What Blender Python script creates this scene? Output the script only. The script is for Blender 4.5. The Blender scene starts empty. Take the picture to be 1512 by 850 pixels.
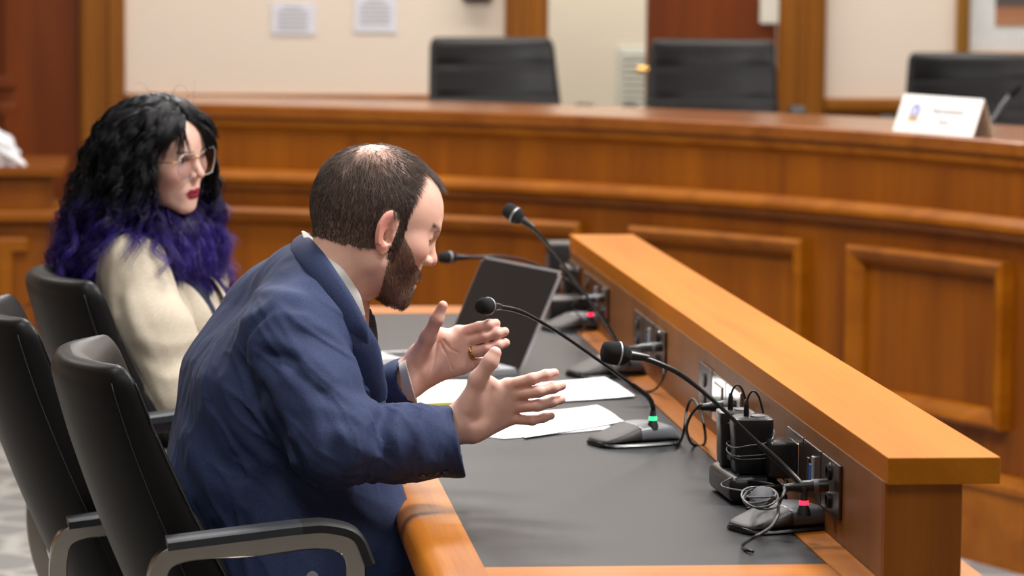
import bpy, bmesh, math, random
import numpy as np
from mathutils import Vector, Matrix
random.seed(7); RNG = np.random.default_rng(7)
SC = bpy.context.scene
COL = SC.collection
# ------------------------------------------------------------------ camera
F = 5000.0; CX, CY = 756.0, 425.0; CAMH = 1.56
def _n(v): return v / np.linalg.norm(v)
def _cv(x, y): return np.array([(x-CX)/F, (CY-y)/F, -1.0])
Yc = _n(_cv(245, -72)); Zc = _n(np.cross(_cv(1512, -60.4), Yc))
if Zc[1] < 0: Zc = -Zc
Xc = np.cross(Yc, Zc)
CAMP = np.array([0, 0, CAMH])
def _ray(x, y):
    v = _cv(x, y); return np.array([v@Xc, v@Yc, v@Zc])
def PD(x, y, D): return CAMP + D*_ray(x, y)
def PZ(x, y, z):
    d = _ray(x, y); return CAMP + d*(z-CAMH)/d[2]
def PX(x, y, X):
    d = _ray(x, y); return CAMP + d*X/d[0]
def PY(x, y, Y):
    d = _ray(x, y); return CAMP + d*Y/d[1]
cam = bpy.data.cameras.new('camera'); camo = bpy.data.objects.new('camera', cam); COL.objects.link(camo)
R3 = Matrix(((Xc[0], Xc[1], Xc[2]), (Yc[0], Yc[1], Yc[2]), (Zc[0], Zc[1], Zc[2])))
camo.matrix_world = Matrix.Translation(Vector(CAMP)) @ R3.to_4x4()
cam.sensor_fit = 'HORIZONTAL'; cam.sensor_width = 36.0; cam.lens = 36.0*F/1512.0
cam.clip_start = 0.1; cam.clip_end = 60
cam.dof.use_dof = True; cam.dof.focus_distance = 5.05; cam.dof.aperture_fstop = 5.6
SC.camera = camo
# ------------------------------------------------------------------ materials
def s2l(c):
    if isinstance(c, str):
        c = [int(c[i:i+2], 16)/255 for i in (0, 2, 4)]
    return tuple(((v/12.92) if v <= .04045 else ((v+.055)/1.055)**2.4) for v in c) + (1.0,)
def newmat(name):
    m = bpy.data.materials.new(name); m.use_nodes = True
    nt = m.node_tree; b = nt.nodes['Principled BSDF']
    return m, nt, b
def N(nt, t, **kw):
    n = nt.nodes.new(t)
    for k, v in kw.items():
        if k.startswith('i_'):
            key = k[2:]
            key = int(key) if key.isdigit() else key
            n.inputs[key].default_value = v
        else: setattr(n, k, v)
    return n
def coords(nt, scale=(1,1,1), rot=(0,0,0), kind='Object'):
    tc = N(nt, 'ShaderNodeTexCoord'); mp = N(nt, 'ShaderNodeMapping')
    mp.inputs['Scale'].default_value = scale; mp.inputs['Rotation'].default_value = rot
    nt.links.new(tc.outputs[kind], mp.inputs['Vector']); return mp.outputs['Vector']
def ramp(nt, fac, stops):
    r = N(nt, 'ShaderNodeValToRGB'); e = r.color_ramp.elements
    while len(e) < len(stops): e.new(.5)
    for i, (p, c) in enumerate(stops): e[i].position = p; e[i].color = c
    nt.links.new(fac, r.inputs['Fac']); return r.outputs['Color']
def bump(nt, b, h, strength, dist=.001):
    bp = N(nt, 'ShaderNodeBump'); bp.inputs['Strength'].default_value = strength; bp.inputs['Distance'].default_value = dist
    nt.links.new(h, bp.inputs['Height']); nt.links.new(bp.outputs['Normal'], b.inputs['Normal'])
def plain(name, col, rough=.5, metal=0, spec=.5, emit=0, bumpy=None, coat=0, sheen=0):
    m, nt, b = newmat(name)
    c = s2l(col)
    no = N(nt, 'ShaderNodeTexNoise', i_Scale=(bumpy[0] if bumpy else 25.0), i_Detail=4.0)
    nt.links.new(coords(nt), no.inputs['Vector'])
    k = .94
    cc = ramp(nt, no.outputs['Fac'], [(.3, tuple(v*k for v in c[:3])+(1,)), (.7, c)])
    nt.links.new(cc, b.inputs['Base Color'])
    b.inputs['Roughness'].default_value = rough; b.inputs['Metallic'].default_value = metal
    b.inputs['Specular IOR Level'].default_value = spec
    b.inputs['Coat Weight'].default_value = coat
    b.inputs['Sheen Weight'].default_value = sheen
    if bumpy: bump(nt, b, no.outputs['Fac'], bumpy[1], bumpy[2] if len(bumpy) > 2 else .001)
    if emit:
        b.inputs['Emission Color'].default_value = c; b.inputs['Emission Strength'].default_value = emit
    return m
def wood(name, dark, light, axis='Y', scale=1.0, rough=.35, grain=1.0, coat=.3, spec=.25):
    """oak: long soft bands + fine dark pores stretched along the grain"""
    m, nt, b = newmat(name)
    st = {'X': (.06, 1, 1), 'Y': (1, .06, 1), 'Z': (1, 1, .06)}[axis]
    v = coords(nt, tuple(s*scale for s in st))
    big = N(nt, 'ShaderNodeTexNoise', i_Scale=9.0, i_Detail=5.0, i_Distortion=.8)
    nt.links.new(v, big.inputs['Vector'])
    st2 = {'X': (.02, 1, 1), 'Y': (1, .02, 1), 'Z': (1, 1, .02)}[axis]
    v2 = coords(nt, tuple(s*scale for s in st2))
    fine = N(nt, 'ShaderNodeTexNoise', i_Scale=260.0, i_Detail=3.0)
    nt.links.new(v2, fine.inputs['Vector'])
    mx = N(nt, 'ShaderNodeMath', operation='MULTIPLY_ADD'); mx.inputs[1].default_value = .75
    nt.links.new(big.outputs['Fac'], mx.inputs[0])
    fm = N(nt, 'ShaderNodeMath', operation='MULTIPLY'); fm.inputs[1].default_value = .25*grain
    nt.links.new(fine.outputs['Fac'], fm.inputs[0]); nt.links.new(fm.outputs[0], mx.inputs[2])
    c = ramp(nt, mx.outputs[0], [(.33, s2l(dark)), (.66, s2l(light))])
    nt.links.new(c, b.inputs['Base Color'])
    b.inputs['Roughness'].default_value = rough; b.inputs['Coat Weight'].default_value = coat*.5; b.inputs['Specular IOR Level'].default_value = spec
    b.inputs['Coat Roughness'].default_value = .25
    bump(nt, b, fine.outputs['Fac'], .12, .0005)
    return m
def fabric(name, c1, c2, scale, rough=.85, strength=.25, sheen=.3):
    m, nt, b = newmat(name)
    v = coords(nt)
    w = N(nt, 'ShaderNodeTexNoise', i_Scale=scale, i_Detail=2.0); nt.links.new(coords(nt, (1, 1, .25)), w.inputs['Vector'])
    w2 = N(nt, 'ShaderNodeTexNoise', i_Scale=scale, i_Detail=2.0); nt.links.new(coords(nt, (.25, .25, 1)), w2.inputs['Vector'])
    a = N(nt, 'ShaderNodeMath', operation='ADD'); nt.links.new(w.outputs['Fac'], a.inputs[0]); nt.links.new(w2.outputs['Fac'], a.inputs[1])
    h = N(nt, 'ShaderNodeMath', operation='MULTIPLY'); h.inputs[1].default_value = .5; nt.links.new(a.outputs[0], h.inputs[0])
    c = ramp(nt, h.outputs[0], [(.38, s2l(c1)), (.62, s2l(c2))]); nt.links.new(c, b.inputs['Base Color'])
    b.inputs['Roughness'].default_value = rough; b.inputs['Sheen Weight'].default_value = sheen
    b.inputs['Sheen Roughness'].default_value = .4
    bump(nt, b, h.outputs[0], strength, .0006)
    return m
def leather(name, col, rough=.42):
    m, nt, b = newmat(name)
    vo = N(nt, 'ShaderNodeTexVoronoi', i_Scale=420.0); nt.links.new(coords(nt), vo.inputs['Vector'])
    no = N(nt, 'ShaderNodeTexNoise', i_Scale=7.0, i_Detail=4.0); nt.links.new(coords(nt), no.inputs['Vector'])
    c = s2l(col)
    nt.links.new(ramp(nt, no.outputs['Fac'], [(.3, tuple(v*.85 for v in c[:3])+(1,)), (.7, c)]), b.inputs['Base Color'])
    b.inputs['Roughness'].default_value = rough; b.inputs['Specular IOR Level'].default_value = .24
    bump(nt, b, vo.outputs['Distance'], .12, .0006)
    return m
M = {}
M['oak_panel'] = wood('oak_panel', '6e3600', '8c4c00', 'Z', rough=.5, coat=.04)
M['oak_rail'] = wood('oak_rail', '7e4200', '9c5a08', 'X', rough=.4, coat=.15)
M['oak_top'] = wood('oak_top', '70390a', '8c5014', 'X', rough=.22, coat=.5)
M['oak_cap'] = wood('oak_cap', '9c580a', 'b46c14', 'Y', rough=.55, grain=1.1, coat=0, spec=.10)
M['oak_ledge'] = wood('oak_ledge', '6e4218', '8a5828', 'Z', rough=.5, coat=.1)
M['oak_post'] = wood('oak_post', '7a3e04', '94540c', 'Z', rough=.45, coat=.2)
M['oak_table'] = wood('oak_table', '8a4806', 'ba7014', 'Y', scale=1.0, rough=.42, coat=.12)
M['oak_door'] = wood('oak_door', '5e2806', '78380c', 'Z', rough=.4, coat=.2)
M['oak_trim'] = wood('oak_trim', '764206', '925812', 'Z', rough=.45, coat=.2)
M['wall'] = plain('wall_paint', 'e6d6c4', .9, bumpy=(180., .08))
M['wall_white'] = plain('hall_paint', 'd8d2c2', .9, bumpy=(180., .08))
M['ceiling'] = plain('ceiling_paint', 'e6e2da', .95, bumpy=(90., .1))
M['vent'] = plain('vent_metal', 'c9cbc2', .7)
M['mat'] = plain('desk_linoleum', '262729', .48, bumpy=(900., .05, .0002), spec=.24)
M['leather'] = leather('black_leather', '131111', .42)
M['leather_in'] = leather('black_leather_front', '161414', .45)
M['seam'] = plain('seam_thread', '262322', .7)
M['black_plastic'] = plain('black_plastic', '161617', .35)
M['black_matte'] = plain('black_matte_plastic', '141414', .6)
M['rubber'] = plain('black_rubber', '111111', .55)
M['arm_pad'] = plain('arm_pad', '2c3036', .5)
M['chrome'] = plain('polished_aluminium', 'b9b2aa', .22, 1.0)
M['grey_shell'] = plain('grey_shell', '54575c', .42, spec=.6)
M['bronze_shell'] = plain('bronze_shell', '2c2624', .5, 0, .35)
M['foam'] = plain('foam_windscreen', '0d0d0e', .95, bumpy=(1500., .8, .001))
M['silver'] = plain('silver_metal', 'c4c5ca', .4, .8)
M['green_led'] = plain('green_led', '3dff9a', .3, emit=1.6)
M['red_led'] = plain('red_led', 'ff2a4a', .3, emit=2.2)
M['clear'] = plain('clear_collar', '9aa89f', .2)
M['bronze_plate'] = plain('bronze_plate', '4a3a30', .35, .7)
M['chrome_plate'] = plain('chrome_plate', 'cfcfcd', .12, 1.0)
M['blue'] = plain('blue_insert', '1b58a8', .5)
M['green'] = plain('green_insert', '1a7a48', .5)
M['socket'] = plain('socket_plastic', '2a2522', .5)
M['paper'] = plain('paper', 'f0f0f2', .85)
M['pad_paper'] = plain('pad_paper', 'eeead2', .85)
M['pad_edge'] = plain('pad_edge', 'c9c05a', .8)
M['screen'] = plain('laptop_screen', '17171b', .25, bumpy=(1200., .03, .0002))
M['card'] = plain('card_white', 'f6f3ef', .8)
M['card_in'] = plain('card_inside', 'd9c4a8', .85)
M['ink'] = plain('ink_grey', '8a8a8a', .8)
M['seal_blue'] = plain('seal_blue', '6f72b8', .7)
M['seal_light'] = plain('seal_light', 'c9c9de', .7)
M['seal_gold'] = plain('seal_gold', 'c8a45c', .7)
M['brass'] = plain('brass', 'c99a4a', .25, 1.0)
M['gold_frame'] = plain('gold_frame', '9a6a22', .4, .5, bumpy=(120., .8, .003))
M['art_mat'] = plain('picture_mat', 'e0deda', .9)
M['tissue'] = plain('tissue_paper', 'e9e9ec', .9)
M['cable'] = plain('cable_rubber', '101011', .45)
M['wire'] = plain('thin_wire', '55565a', .3)
def carpet():
    m, nt, b = newmat('carpet')
    v = coords(nt, (1, 1, 1))
    vo = N(nt, 'ShaderNodeTexVoronoi', i_Scale=5.5, feature='DISTANCE_TO_EDGE'); nt.links.new(v, vo.inputs['Vector'])
    no = N(nt, 'ShaderNodeTexNoise', i_Scale=300.0); nt.links.new(v, no.inputs['Vector'])
    c = ramp(nt, vo.outputs['Distance'], [(.03, s2l('a3a09a')), (.12, s2l('7f7d7b'))])
    nt.links.new(c, b.inputs['Base Color']); b.inputs['Roughness'].default_value = .95
    bump(nt, b, no.outputs['Fac'], .5, .003); return m
M['carpet'] = carpet()
def picture():
    m, nt, b = newmat('framed_photo_print')
    sx = N(nt, 'ShaderNodeSeparateXYZ'); nt.links.new(coords(nt, kind='Generated'), sx.inputs[0])
    c = ramp(nt, sx.outputs['Z'], [(0, s2l('b5825c')), (.1, s2l('a87050')), (.12, s2l('5a504c')), (.5, s2l('6a605c')), (.52, s2l('c08a5c')), (1, s2l('b87c58'))])
    nt.links.new(c, b.inputs['Base Color']); b.inputs['Roughness'].default_value = .4; return m
M['picture'] = picture()
# ------------------------------------------------------------------ mesh helpers
class MB:
    def __init__(s): s.v = []; s.f = []; s.mi = []
    def add(s, vs, fs, mi=0):
        o = len(s.v); s.v += [tuple(map(float, p)) for p in vs]
        s.f += [tuple(i+o for i in f) for f in fs]; s.mi += [mi]*len(fs); return s
    def box(s, c, size, bev=0, rot=None, mi=0, seg=2):
        bm = bmesh.new(); bmesh.ops.create_cube(bm, size=1)
        bmesh.ops.scale(bm, vec=size, verts=bm.verts)
        if bev: bmesh.ops.bevel(bm, geom=list(bm.edges), offset=bev, segments=seg, affect='EDGES', profile=.5)
        if rot is not None: bmesh.ops.transform(bm, matrix=rot.to_4x4() if len(rot) == 3 else rot, verts=bm.verts)
        bm.verts.index_update()
        s.add([np.array(v.co)+np.array(c) for v in bm.verts], [[v.index for v in f.verts] for f in bm.faces], mi)
        bm.free(); return s
    def prism(s, poly, z0, z1, mi=0, top=None):
        n = len(poly); q = top or poly
        s.add([(p[0], p[1], z0) for p in poly]+[(p[0], p[1], z1) for p in q],
              [tuple(range(n))[::-1], tuple(range(n, 2*n))]+[(i, (i+1) % n, n+(i+1) % n, n+i) for i in range(n)], mi); return s
    def tube(s, pts, r, seg=8, mi=0, cap=True, flat=1.0, up=None):
        pts = [np.array(p, float) for p in pts]; n = len(pts)
        r = [r]*n if np.isscalar(r) else list(r)
        t0 = _n(pts[1]-pts[0]); u = np.array(up, float) if up is not None else (np.array([0, 0, 1.]) if abs(t0[2]) < .9 else np.array([1., 0, 0]))
        vs = []
        for i in range(n):
            t = _n(pts[min(i+1, n-1)]-pts[max(i-1, 0)])
            a = _n(np.cross(t, u)); b = np.cross(a, t); u = b
            for k in range(seg):
                th = 2*math.pi*k/seg
                vs.append(pts[i]+r[i]*(math.cos(th)*a+flat*math.sin(th)*b))
        fs = [(i*seg+k, i*seg+(k+1) % seg, (i+1)*seg+(k+1) % seg, (i+1)*seg+k) for i in range(n-1) for k in range(seg)]
        if cap: fs += [tuple(range(seg))[::-1], tuple(range((n-1)*seg, n*seg))]
        s.add(vs, fs, mi); return s
    def lathe(s, prof, c=(0, 0, 0), seg=24, axis=(0, 0, 1), mi=0):
        ax = _n(np.array(axis, float)); u = np.array([0, 0, 1.]) if abs(ax[2]) < .9 else np.array([1., 0, 0])
        a = _n(np.cross(ax, u)); b = np.cross(ax, a); vs = []; c = np.array(c, float)
        for (r, h) in prof:
            for k in range(seg):
                th = 2*math.pi*k/seg; vs.append(c+ax*h+max(r, 1e-5)*(math.cos(th)*a+math.sin(th)*b))
        n = len(prof)
        fs = [(i*seg+k, i*seg+(k+1) % seg, (i+1)*seg+(k+1) % seg, (i+1)*seg+k) for i in range(n-1) for k in range(seg)]
        fs += [tuple(range(seg))[::-1], tuple(range((n-1)*seg, n*seg))]
        s.add(vs, fs, mi); return s
    def grid(s, P, closed_u=False, closed_v=False, capu=False, mi=0):
        P = np.asarray(P); nu, nv = P.shape[:2]
        fs = []
        for i in range(nu if closed_u else nu-1):
            for j in range(nv if closed_v else nv-1):
                fs.append((i*nv+j, ((i+1) % nu)*nv+j, ((i+1) % nu)*nv+(j+1) % nv, i*nv+(j+1) % nv))
        if capu: fs += [tuple(range(nv))[::-1], tuple(range((nu-1)*nv, nu*nv))]
        s.add(P.reshape(-1, 3), fs, mi); return s
def build(name, mb, mats, parent=None, smooth=False, flatangle=None, kind=None):
    """one mesh object from world-space geometry"""
    me = bpy.data.meshes.new(name)
    pv = np.array(mb.v)
    if parent is not None:
        inv = np.array(WM[parent.name].inverted()); pv = pv@inv[:3, :3].T+inv[:3, 3]
    me.from_pydata([tuple(p) for p in pv], [], mb.f); 
    bm = bmesh.new(); bm.from_mesh(me); bmesh.ops.recalc_face_normals(bm, faces=bm.faces); bm.to_mesh(me); bm.free()
    if not isinstance(mats, (list, tuple)): mats = [mats]
    for m in mats: me.materials.append(M[m] if isinstance(m, str) else m)
    me.polygons.foreach_set('material_index', mb.mi)
    if smooth:
        me.polygons.foreach_set('use_smooth', [True]*len(me.polygons))
        if flatangle is not None: me.set_sharp_from_angle(angle=math.radians(flatangle))
    me.update()
    o = bpy.data.objects.new(name, me); COL.objects.link(o)
    if parent is not None: o.parent = parent
    WM[o.name] = WM[parent.name].copy() if parent is not None else Matrix.Identity(4)
    if kind: o['kind'] = kind
    return o
WM = {}
def empty(name, loc=(0, 0, 0), rz=0, rot=None):
    o = bpy.data.objects.new(name, None); COL.objects.link(o); o.empty_display_size = .05
    o.matrix_world = Matrix.Translation(Vector(loc)) @ (rot if rot is not None else Matrix.Rotation(rz, 4, 'Z'))
    WM[o.name] = o.matrix_world.copy(); return o
def tag(o, label, cat, group=None):
    o['label'] = label; o['category'] = cat
    if group: o['group'] = group
    return o
def origin(o):
    """move a parentless mesh's origin to the middle of its base"""
    vs = np.array([v.co for v in o.data.vertices]); c = (vs.min(0)+vs.max(0))/2; c[2] = vs[:, 2].min()
    o.data.transform(Matrix.Translation(-Vector(c))); o.location = Vector(c); WM[o.name] = Matrix.Translation(Vector(c)); return o
def struct(name, mb, mat, parent=None, **k):
    o = build(name, mb, mat, parent, **k)
    if parent is None: o['kind'] = 'structure'
    return o
def copy_tree(o, parent=None):
    c = o.copy(); COL.objects.link(c)
    if parent is not None: c.parent = parent
    for ch in list(o.children): copy_tree(ch, c)
    return c
def smoothpath(pts, n=8):
    """catmull-rom through points"""
    P = [np.array(p, float) for p in pts]; P = [2*P[0]-P[1]]+P+[2*P[-1]-P[-2]]; out = []
    for i in range(1, len(P)-2):
        for k in range(n):
            t = k/n; a, b, c, d = P[i-1:i+3]
            out.append(.5*((2*b)+(-a+c)*t+(2*a-5*b+4*c-d)*t*t+(-a+3*b-3*c+d)*t**3))
    out.append(P[-2]); return out
# ------------------------------------------------------------------ the room
struct('floor', MB().add([(-5, -3, 0), (6.5, -3, 0), (6.5, 15.5, 0), (-5, 15.5, 0)], [(0, 1, 2, 3)]).box((.75, 6, -.06), (11.5, 18.5, .1)), 'carpet')
struct('ceiling', MB().box((.75, 6.2, 3.45), (11.5, 18.6, .1)), 'ceiling')
WY = 12.6
def wallseg(mb, x0, x1, z0=0, z1=3.4): mb.box(((x0+x1)/2, WY+.06, (z0+z1)/2), (x1-x0, .12, z1-z0))
w = MB(); wallseg(w, -.33, 1.42); wallseg(w, 2.40, 6.5); wallseg(w, 1.42, 2.4, 2.35, 3.4); wallseg(w, -5, -1.4); wallseg(w, -1.4, -.33, 2.35, 3.4)
struct('wall_back', w, 'wall')
w = MB().box((-5.05, 6.2, 1.7), (.1, 18.6, 3.4)); struct('wall_left', w, 'wall')
# hall beyond the open doorway
w = MB().box((2.0, WY+1.5, 1.7), (2.6, .1, 3.4)); struct('wall_hall', w, 'wall_white')
g = MB(); a0 = PY(912, 62, WY+1.44); a1 = PY(953, 160, WY+1.44)
vx0, vx1, vz1 = a0[0], a0[0]+.42, a0[2]-.02; vz0 = .45
g.box(((vx0+vx1)/2, WY+1.44, (vz0+vz1)/2), (vx1-vx0, .012, vz1-vz0), bev=.004)
gv = origin(build('vent_grille', g, 'vent')); 
tag(gv, 'pale grey wall grille seen through the open doorway beside the middle black chair', 'vent')
g = MB()
for i in range(26): g.box(((vx0+vx1)/2, WY+1.43, vz0+.03+i*(vz1-vz0-.06)/25), (vx1-vx0-.04, .012, .012), rot=Matrix.Rotation(.6, 3, 'X'))
sl = build('slat', g, 'vent', gv); sl['kind'] = 'stuff'
def casing(name, x0, x1, ztop=2.45):
    m = MB(); c = (x0+x1)/2; w_ = x1-x0
    m.box((c, WY-.02, ztop/2), (w_, .04, ztop), bev=.004)
    m.box((c-w_*.28, WY-.045, ztop/2), (w_*.30, .02, ztop-.01), bev=.006)
    m.box((c+w_*.28, WY-.045, ztop/2), (w_*.30, .02, ztop-.01), bev=.006)
    return struct(name, m, 'oak_trim')
casing('trim_1', -.316, -.15); casing('trim_2', 1.256, 1.416); casing('trim_3', 2.285, 2.466)
# wainscot with chair rail
def wains(name, x0, x1, h):
    m = MB(); m.box(((x0+x1)/2, WY-.012, h/2), (x1-x0, .024, h))
    m.box(((x0+x1)/2, WY-.03, h-.02), (x1-x0, .06, .045), bev=.008)
    n = max(1, round((x1-x0)/.6)); pw = (x1-x0)/n
    for i in range(n): m.box((x0+pw*(i+.5), WY-.028, h/2-.02), (pw-.12, .016, h-.3), bev=.006)
    return struct(name, m, 'oak_trim')
wains('trim_4', -.15, 1.256, 1.035); wains('trim_5', 2.466, 6.4, 1.03)
# recessed panelled door on the left
d = empty('door_1', (-.9, WY, 0)); d['kind'] = 'structure'
m = MB(); m.box((-.86, WY+.02, 1.17), (1.10, .05, 2.34), bev=.003)
for (x0, x1, z0, z1) in ((-1.26, -.60, 1.10, 2.15), (-1.26, -.60, .25, .95)):
    for (a, b, c_, e) in ((x0, x1, z1, z1+.05), (x0, x1, z0-.05, z0)): m.box(((a+b)/2, WY-.0105, (c_+e)/2), (b-a+.1, .026, .05), bev=.008)
    for a in (x0-.025, x1+.025): m.box((a, WY-.01, (z0+z1)/2), (.05, .025, z1-z0+.1), bev=.01)
build('door_leaf', m, 'oak_door', d)
m = MB().lathe([(.03, 0), (.03, .008), (.012, .01), (.012, .04), (.026, .05), (.028, .065), (.018, .078)], (-1.34, WY-.005, 1.0), axis=(0, -1, 0)); build('door_knob', m, 'brass', d, smooth=True)
# the open door leaf behind the middle chair
d = empty('door_2', (2.28, WY, 0)); d['kind'] = 'structure'
m = MB(); m.box((2.035, WY+.0, 1.17), (.49, .045, 2.34), bev=.003)
m.box((2.0, WY-.025, .55), (.34, .02, .7), bev=.01)
build('door_leaf', m, 'oak_door', d)
q0 = PY(1121, 35, WY-.03); m = MB().box((q0[0]+.04, WY-.03, 1.85), (.075, .012, (1.85-q0[2])*2), bev=.004); build('door_lite', m, 'wall_white', d)
q0 = PY(952, 103, WY-.08); m = MB().tube(smoothpath([q0+[.05, .06, 0], q0+[.045, 0, 0], q0+[.01, -.005, 0], q0+[-.03, 0, 0]], 4), .011); m.lathe([(.028, 0), (.028, .01), (.01, .012)], q0+[.05, .055, 0], axis=(0, -1, 0)); build('door_handle', m, 'brass', d, smooth=True)
# notices
def notice(x0, y0, x1, y1, lab):
    a = PY(x0, y0, WY-.003); b = PY(x1, y1, WY-.003)
    m = MB().box(((a[0]+b[0])/2, WY-.003, (a[2]+b[2])/2), (b[0]-a[0], .002, a[2]-b[2]))
    o = origin(build('wall_notice', m, 'card', None)); return tag(o, lab, 'notice', 'white notices on the cream wall')
M['card2'] = plain('notice_paper', 'dedce2', .8)
nt1 = notice(401, 3, 466, 51, 'white paper notice on cream wall, left of the two, above the curly black hair side')
nt2 = notice(523, -6, 586, 48, 'white paper notice on cream wall, right of the two, nearer the left black chair')
for o in (nt1, nt2): o.data.materials[0] = M['card2']
for (o, b) in ((nt1, PY(401, 3, WY-.004)), (nt2, PY(523, -6, WY-.004))):
    m = MB()
    for i in range(6): m.box((b[0]+.078+(.0 if i else -.0), WY-.0045, b[2]-.02-.016*i), (.11 if i else .07, .001, .004))
    build('printed_text', m, 'ink', o)
a = PY(683, 1, WY-.02); m = MB().box((a[0]+.055, WY-.02, a[2]+.07), (.11, .04, .14), bev=.008)
o = origin(build('wall_thermostat', m, 'socket')); tag(o, 'dark wall box at the top edge above the left black chair', 'thermostat')
# framed picture
fr = empty('framed_picture', (3.45, WY-.01, 1.23)); tag(fr, 'gold framed picture with white mat behind the right black chair', 'picture')
px0, px1, pz0, pz1 = 2.967, 3.95, 1.16, 2.1
m = MB()
for (a, b, c_, e) in ((px0, px0+.05, pz0, pz1), (px1-.05, px1, pz0, pz1), (px0, px1, pz0, pz0+.05), (px0, px1, pz1-.05, pz1)):
    m.box(((a+b)/2, WY-.02, (c_+e)/2), (b-a, .04, e-c_), bev=.01, seg=3)
build('frame', m, 'gold_frame', fr)
build('mat_board', MB().box(((px0+px1)/2, WY-.008, (pz0+pz1)/2), (px1-px0-.08, .006, pz1-pz0-.08)), 'art_mat', fr)
q = PY(1469, 38, WY-.012)
build('print', MB().box(((q[0]+px1-.16)/2, WY-.012, (q[2]+pz1-.15)/2), (px1-.16-q[0], .004, pz1-.15-q[2])), 'picture', fr)
# ------------------------------------------------------------------ curved dais bench
DC = np.array([-1.0, 7.115]); DR = 3.39
def dpt(ang, r, z): return (DC[0]+r*math.cos(ang), DC[1]+r*math.sin(ang), z)
def sweep(mb, prof, a0, a1, n=60, mi=0, caps=True):
    P = [[dpt(a0+(a1-a0)*i/n, DR+r, z) for (r, z) in prof] for i in range(n+1)]
    mb.grid(np.array(P), closed_v=True, capu=caps, mi=mi)
def arc(x, y, z, rr=0):
    p = PZ(x, y, z); return math.atan2(p[1]-DC[1], p[0]-DC[0])
A0, A1 = math.radians(2), arc(200, 150, 1.10)
da = empty('dais_bench', (0.2, 10.4, 0)); tag(da, 'long curved oak dais bench with raised panels and a polished top', 'bench')
m = MB(); sweep(m, [(.03, 0), (.03, 1.06), (.09, 1.06), (.09, 0)], A0, A1)
build('front_panel', m, 'oak_panel', da)
m = MB(); sweep(m, [(0, 1.065), (0.004, 1.06), (.56, 1.06), (.56, 1.10), (.008, 1.10), (0, 1.094)], A0, A1)
build('bench_top', m, 'oak_top', da)
m = MB(); sweep(m, [(.015, 1.035), (.03, 1.02), (.05, 1.02), (.05, 1.06), (.012, 1.06)], A0, A1); build('cove_molding', m, 'oak_rail', da)
m = MB(); sweep(m, [(-.012, .893), (-.018, .885), (-.018, .872), (0.005, .862), (.012, .845), (.04, .845), (.04, .905), (.0, .905)], A0, A1)
build('chair_rail', m, 'oak_rail', da)
m = MB(); sweep(m, [(.005, .0), (.005, .19), (-.005, .2), (-.005, .215), (.008, .225), (.018, .24), (.05, .24), (.05, 0)], A0, A1)
build('base_molding', m, 'oak_rail', da)
# framed raised panels
aR = arc(1457, 500, .55); 
def ppt(x, z=.78):
    p = PZ(x, 372 if x > 1000 else 340, z); return math.atan2(p[1]-DC[1], p[0]-DC[0])
pan_w = (arc(1208, 366, .784)-arc(1457, 392, .784)); pitch = pan_w+ (arc(1168, 358, .784)-arc(1208, 366, .784))
for k in range(-2, 8):
    al = arc(1208, 366, .784)+k*pitch; ar = al-pan_w
    if ar < A0 or al > A1: continue
    m = MB(); fw = .05/DR; fz = .05
    def molding(a_out0, a_out1, z_out0, z_out1):
        # four mitred sides, profile rising outwards
        prof = [(0, .03), (.0, -.004), (.012, -.012), (.03, -.006), (.045, .012), (.05, .022), (.05, .03)]
        for side in range(4):
            rows = []
            for (d_, r) in prof:
                oa, ob = a_out0+d_/DR, a_out1-d_/DR; zt, zb = z_out1-d_, z_out0+d_
                n = 10
                if side == 0: row = [dpt(oa+(ob-oa)*i/n, DR+r, zt) for i in range(n+1)]
                elif side == 1: row = [dpt(oa+(ob-oa)*i/n, DR+r, zb) for i in range(n+1)]
                elif side == 2: row = [dpt(oa, DR+r, zt+(zb-zt)*i/n) for i in range(n+1)]
                else: row = [dpt(ob, DR+r, zt+(zb-zt)*i/n) for i in range(n+1)]
                rows.append(row)
            m.grid(np.array(rows))
    molding(ar, al, .355, .79)
    f = build('panel_frame', m, 'oak_rail', da, smooth=True, flatangle=40)
# lower side desk at far left
ds = empty('side_desk', (-1.4, 10.7, 0)); tag(ds, 'oak side desk at left edge carrying white tissues', 'desk')
e0 = PZ(84, 246, .875); X1, Y1 = e0[0], e0[1]
m = MB().box((X1-1.0, Y1+.27, .425), (1.94, .5, .85)); build('desk_body', m, 'oak_panel', ds)
m = MB().box((X1-.98, Y1+.27, .86), (2.0, .58, .03), bev=.004); build('desk_top', m, 'oak_top', ds)
m = MB().box((X1-.98, Y1+.26, .717), (2.02, .56, .035), bev=.008); build('chair_rail', m, 'oak_rail', ds)
m = MB().box((X1-.99, Y1+.27, .09), (1.96, .54, .18), bev=.008); build('base_molding', m, 'oak_rail', ds)
for k in range(3):
    m = MB(); xa = X1-.14-.66*k; xb = xa-.5
    for (a, b, c_, e) in ((xb-.05, xa+.05, .60, .65), (xb-.05, xa+.05, .24, .29)): m.box(((a+b)/2, Y1+.0135, (c_+e)/2), (b-a, .03, .05), bev=.01)
    for a in (xa-.025, xb+.025): m.box((a, Y1+.015, .445), (.05, .03, .41), bev=.01)
    build('panel_frame', m, 'oak_rail', ds)
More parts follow.
